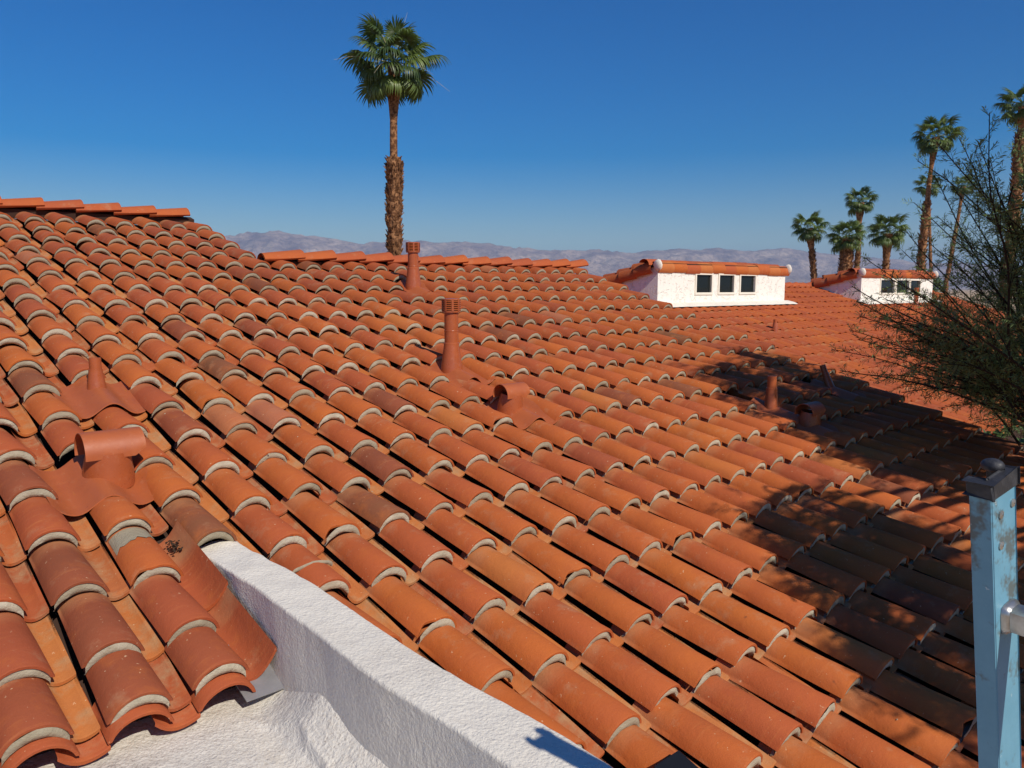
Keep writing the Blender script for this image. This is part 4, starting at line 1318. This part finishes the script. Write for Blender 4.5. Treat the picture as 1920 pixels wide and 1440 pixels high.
# limbs that carry those clumps
hubs = []
for i, (p, poly) in enumerate(clumps):
    if i % 14 == 0: hubs.append(p)
for h_ in hubs:
    src = FORK if rn.random() < 0.7 else FORK + Vector((0.1, -0.3, 0.9))
    pts = limb_to(h_, src, 0.6)
    if all(ok_view(q) for q in pts): limbs.tube(pts, [0.055 - 0.045 * k / 9 for k in range(10)], 6)
for i, (p, poly) in enumerate(clumps):
    h_ = min(hubs, key=lambda q: (q - p).length)
    if 0.05 < (h_ - p).length < 2.0:
        pts = bez(h_, h_.lerp(p, 0.5) + Vector((0, 0, 0.08)), p, 4)
        if all(ok_view(q) for q in pts): limbs.tube(pts, [0.012, 0.010, 0.008, 0.006, 0.004], 4)
limbs.build('branch', 'bark', tree, smooth=60)
kind(twigs.build('twig', 'bark', tree, smooth=0), 'stuff')
kind(needles.build('needle_foliage', 'needle', tree, smooth=0), 'stuff')

# ------------------------------------------------------------------ ladder at the lower right
LW = Vector((0.829, 0.559, 0)).normalized(); LN = Vector((0.559, -0.829, 0)).normalized()      # web direction, towards the other rail
top_front = at_depth(1859, 917, 1.015)
LU = (Vector((0, 0, 1)) - LW * 0.205).normalized()          # up along the rail
LWp = LU.cross(LN).normalized()
if LWp.dot(LW) < 0: LWp = -LWp
ML = frame(LN, LWp, LU, top_front)
ladder = thing('ladder', 'blue fibreglass extension ladder rail with black end cap and metal rung', 'ladder', TR(R(1.0, 6.4, 0)))
LEN = 1.75
WEB, FLG, TH = 0.063, 0.030, 0.0045
def rail(x0, sgn, lab=None):
    prof = [(0, 0), (0, WEB), (-FLG, WEB), (-FLG, WEB - TH), (-TH, WEB - TH), (-TH, TH), (-FLG, TH), (-FLG, 0)]
    b = MB(); n = len(prof)
    v = []
    for z in (-LEN, 0.0): v += [Vector((x0 + sgn * x, y, z)) for x, y in prof]
    f = [(i, (i + 1) % n, n + (i + 1) % n, n + i) for i in range(n)]
    f += [(0, 1, 4, 5), (1, 2, 3, 4), (0, 5, 6, 7)]
    f += [(n + 0, n + 5, n + 4, n + 1), (n + 1, n + 4, n + 3, n + 2), (n + 0, n + 7, n + 6, n + 5)]
    b.add(v, f); o = b.build('rail', 'fiber', ladder, world_m=ML, smooth=0)
    md = o.modifiers.new('bevel', 'BEVEL'); md.width = 0.0016; md.segments = 2; md.limit_method = 'ANGLE'
    e = 0.003; c = MB()
    out = [(e, -e), (e, WEB + e), (-FLG - e, WEB + e), (-FLG - e, WEB - TH - 0.006), (-TH - 0.006, WEB - TH - 0.006), (-TH - 0.006, TH + 0.006), (-FLG - e, TH + 0.006), (-FLG - e, -e)]
    v = []
    for z in (-0.013, 0.007): v += [Vector((x0 + sgn * x, y, z)) for x, y in out]
    c.add(v, f); o = c.build('end_cap', 'rubber', ladder, world_m=ML, smooth=0)
    md = o.modifiers.new('bevel', 'BEVEL'); md.width = 0.003; md.segments = 3; md.limit_method = 'ANGLE'
    k = MB()
    kb = bmesh.new(); bmesh.ops.create_uvsphere(kb, u_segments=14, v_segments=9, radius=0.012)
    kb.verts.ensure_lookup_table()
    k.add([Vector((x0 + sgn * (-0.022) + q.co.x * 1.3, WEB - 0.012 + q.co.y, 0.012 + q.co.z * 0.8)) for q in kb.verts], [tuple(w.index for w in q.verts) for q in kb.faces]); kb.free()
    k.build('cap_knob', 'rubber', ladder, world_m=ML, smooth=80)
    for zz, yy in ((-0.045, 0.022), (-0.040, 0.055), (-0.09, 0.020)):
        rv = MB(); rv.revolve(frame(Vector((0, 1, 0)), Vector((0, 0, 1)), Vector((1, 0, 0)), Vector((x0 if sgn > 0 else x0 - 0.0, yy, zz))), [(0.006, -0.001), (0.006, 0.002), (0.001, 0.0035)], 12)
        rv.build('rivet', 'alu', ladder, world_m=ML)
rail(0.0, 1); rail(0.42, -1)
rz = -0.205
while rz > -LEN + 0.1:
    b = MB(); prof = []
    for i in range(16):
        a = 2 * PI * i / 16; k = 0.0175
        cx, sy = math.cos(a), math.sin(a)
        q = (abs(cx) ** 5 + abs(sy) ** 5) ** (-1 / 5)
        prof.append((k * cx * q * 0.95, k * sy * q))
    v, f = [], []
    for x in (0.001, 0.419): v += [Vector((x, WEB * 0.56 + a, rz + b2)) for a, b2 in prof]
    f = [(i, (i + 1) % 16, 16 + (i + 1) % 16, 16 + i) for i in range(16)]
    b.add(v, f); b.build('rung', 'alu', ladder, world_m=ML, smooth=30)
    for x, s_ in ((0.0, 1), (0.42, -1)):
        fl_ = MB(); v = []
        for k, xx in ((1.28, 0.0005), (1.22, 0.006), (1.02, 0.010)): v += [Vector((x + s_ * xx, WEB * 0.56 + a * k, rz + b2 * k)) for a, b2 in prof]
        fl_.add(v, [(j * 16 + i, j * 16 + (i + 1) % 16, (j + 1) * 16 + (i + 1) % 16, (j + 1) * 16 + i) for j in range(2) for i in range(16)])
        fl_.build('rung_collar', 'alu', ladder, world_m=ML, smooth=60)
    rz -= 0.305

# dark slab added in place of an unidentified dark corner at the bottom edge
kb = MB(); kb.box(frame(ER, US, NR, R(1.08, 3.56, 0.004)), (-0.14, -0.24, -0.012), (0.0, 0.0, 0.012))
o = kb.build('dark_slab', 'black', smooth=0); tag(o, 'flat black slab added on the tiles for an unidentified dark corner at the bottom edge', 'slab')
md = o.modifiers.new('bevel', 'BEVEL'); md.width = 0.004; md.segments = 2

cb = MB(); rn = random.Random(21)
for i in range(150):
    c_, r_ = rn.uniform(-5, 9), rn.uniform(-6, 5)
    if c_ < -1 and r_ > 0.3: continue
    p = R(round(c_) + rn.uniform(-0.16, 0.16), r_, -0.018 - 0.055 * ((r_ % 1.0) and (1 - (r_ % 1.0))))
    k = rn.uniform(0.002, 0.006)
    cb.add([p + Vector((k, 0, 0)), p + Vector((-k, k, 0)), p + Vector((-k, -k, 0)), p + NR * k * 1.4], [(0, 1, 3), (1, 2, 3), (2, 0, 3)])
kind(cb.build('cement_crumb', 'mortar', house, smooth=0), 'stuff')
# dry leaf litter caught on the tiles
lt = MB(); rn = random.Random(3)
for c0, r0 in ((-2.50, -1.62),):
    for i in range(60):
        p = R(c0 + rn.gauss(0, 0.06), r0 + rn.gauss(0, 0.05), -0.112 + rn.uniform(0, 0.03)); d = Vector((rn.gauss(0, 1), rn.gauss(0, 1), rn.gauss(0, 0.5))).normalized() * 0.016; e = d.orthogonal().normalized() * 0.005
        lt.add([p, p + d * 0.5 + e, p + d, p + d * 0.5 - e], [(0, 1, 2, 3)])
tag(lt.build('leaf_litter', 'debris', smooth=0), 'small dark tuft of dry litter caught in a pan beside the hooded vent', 'debris')
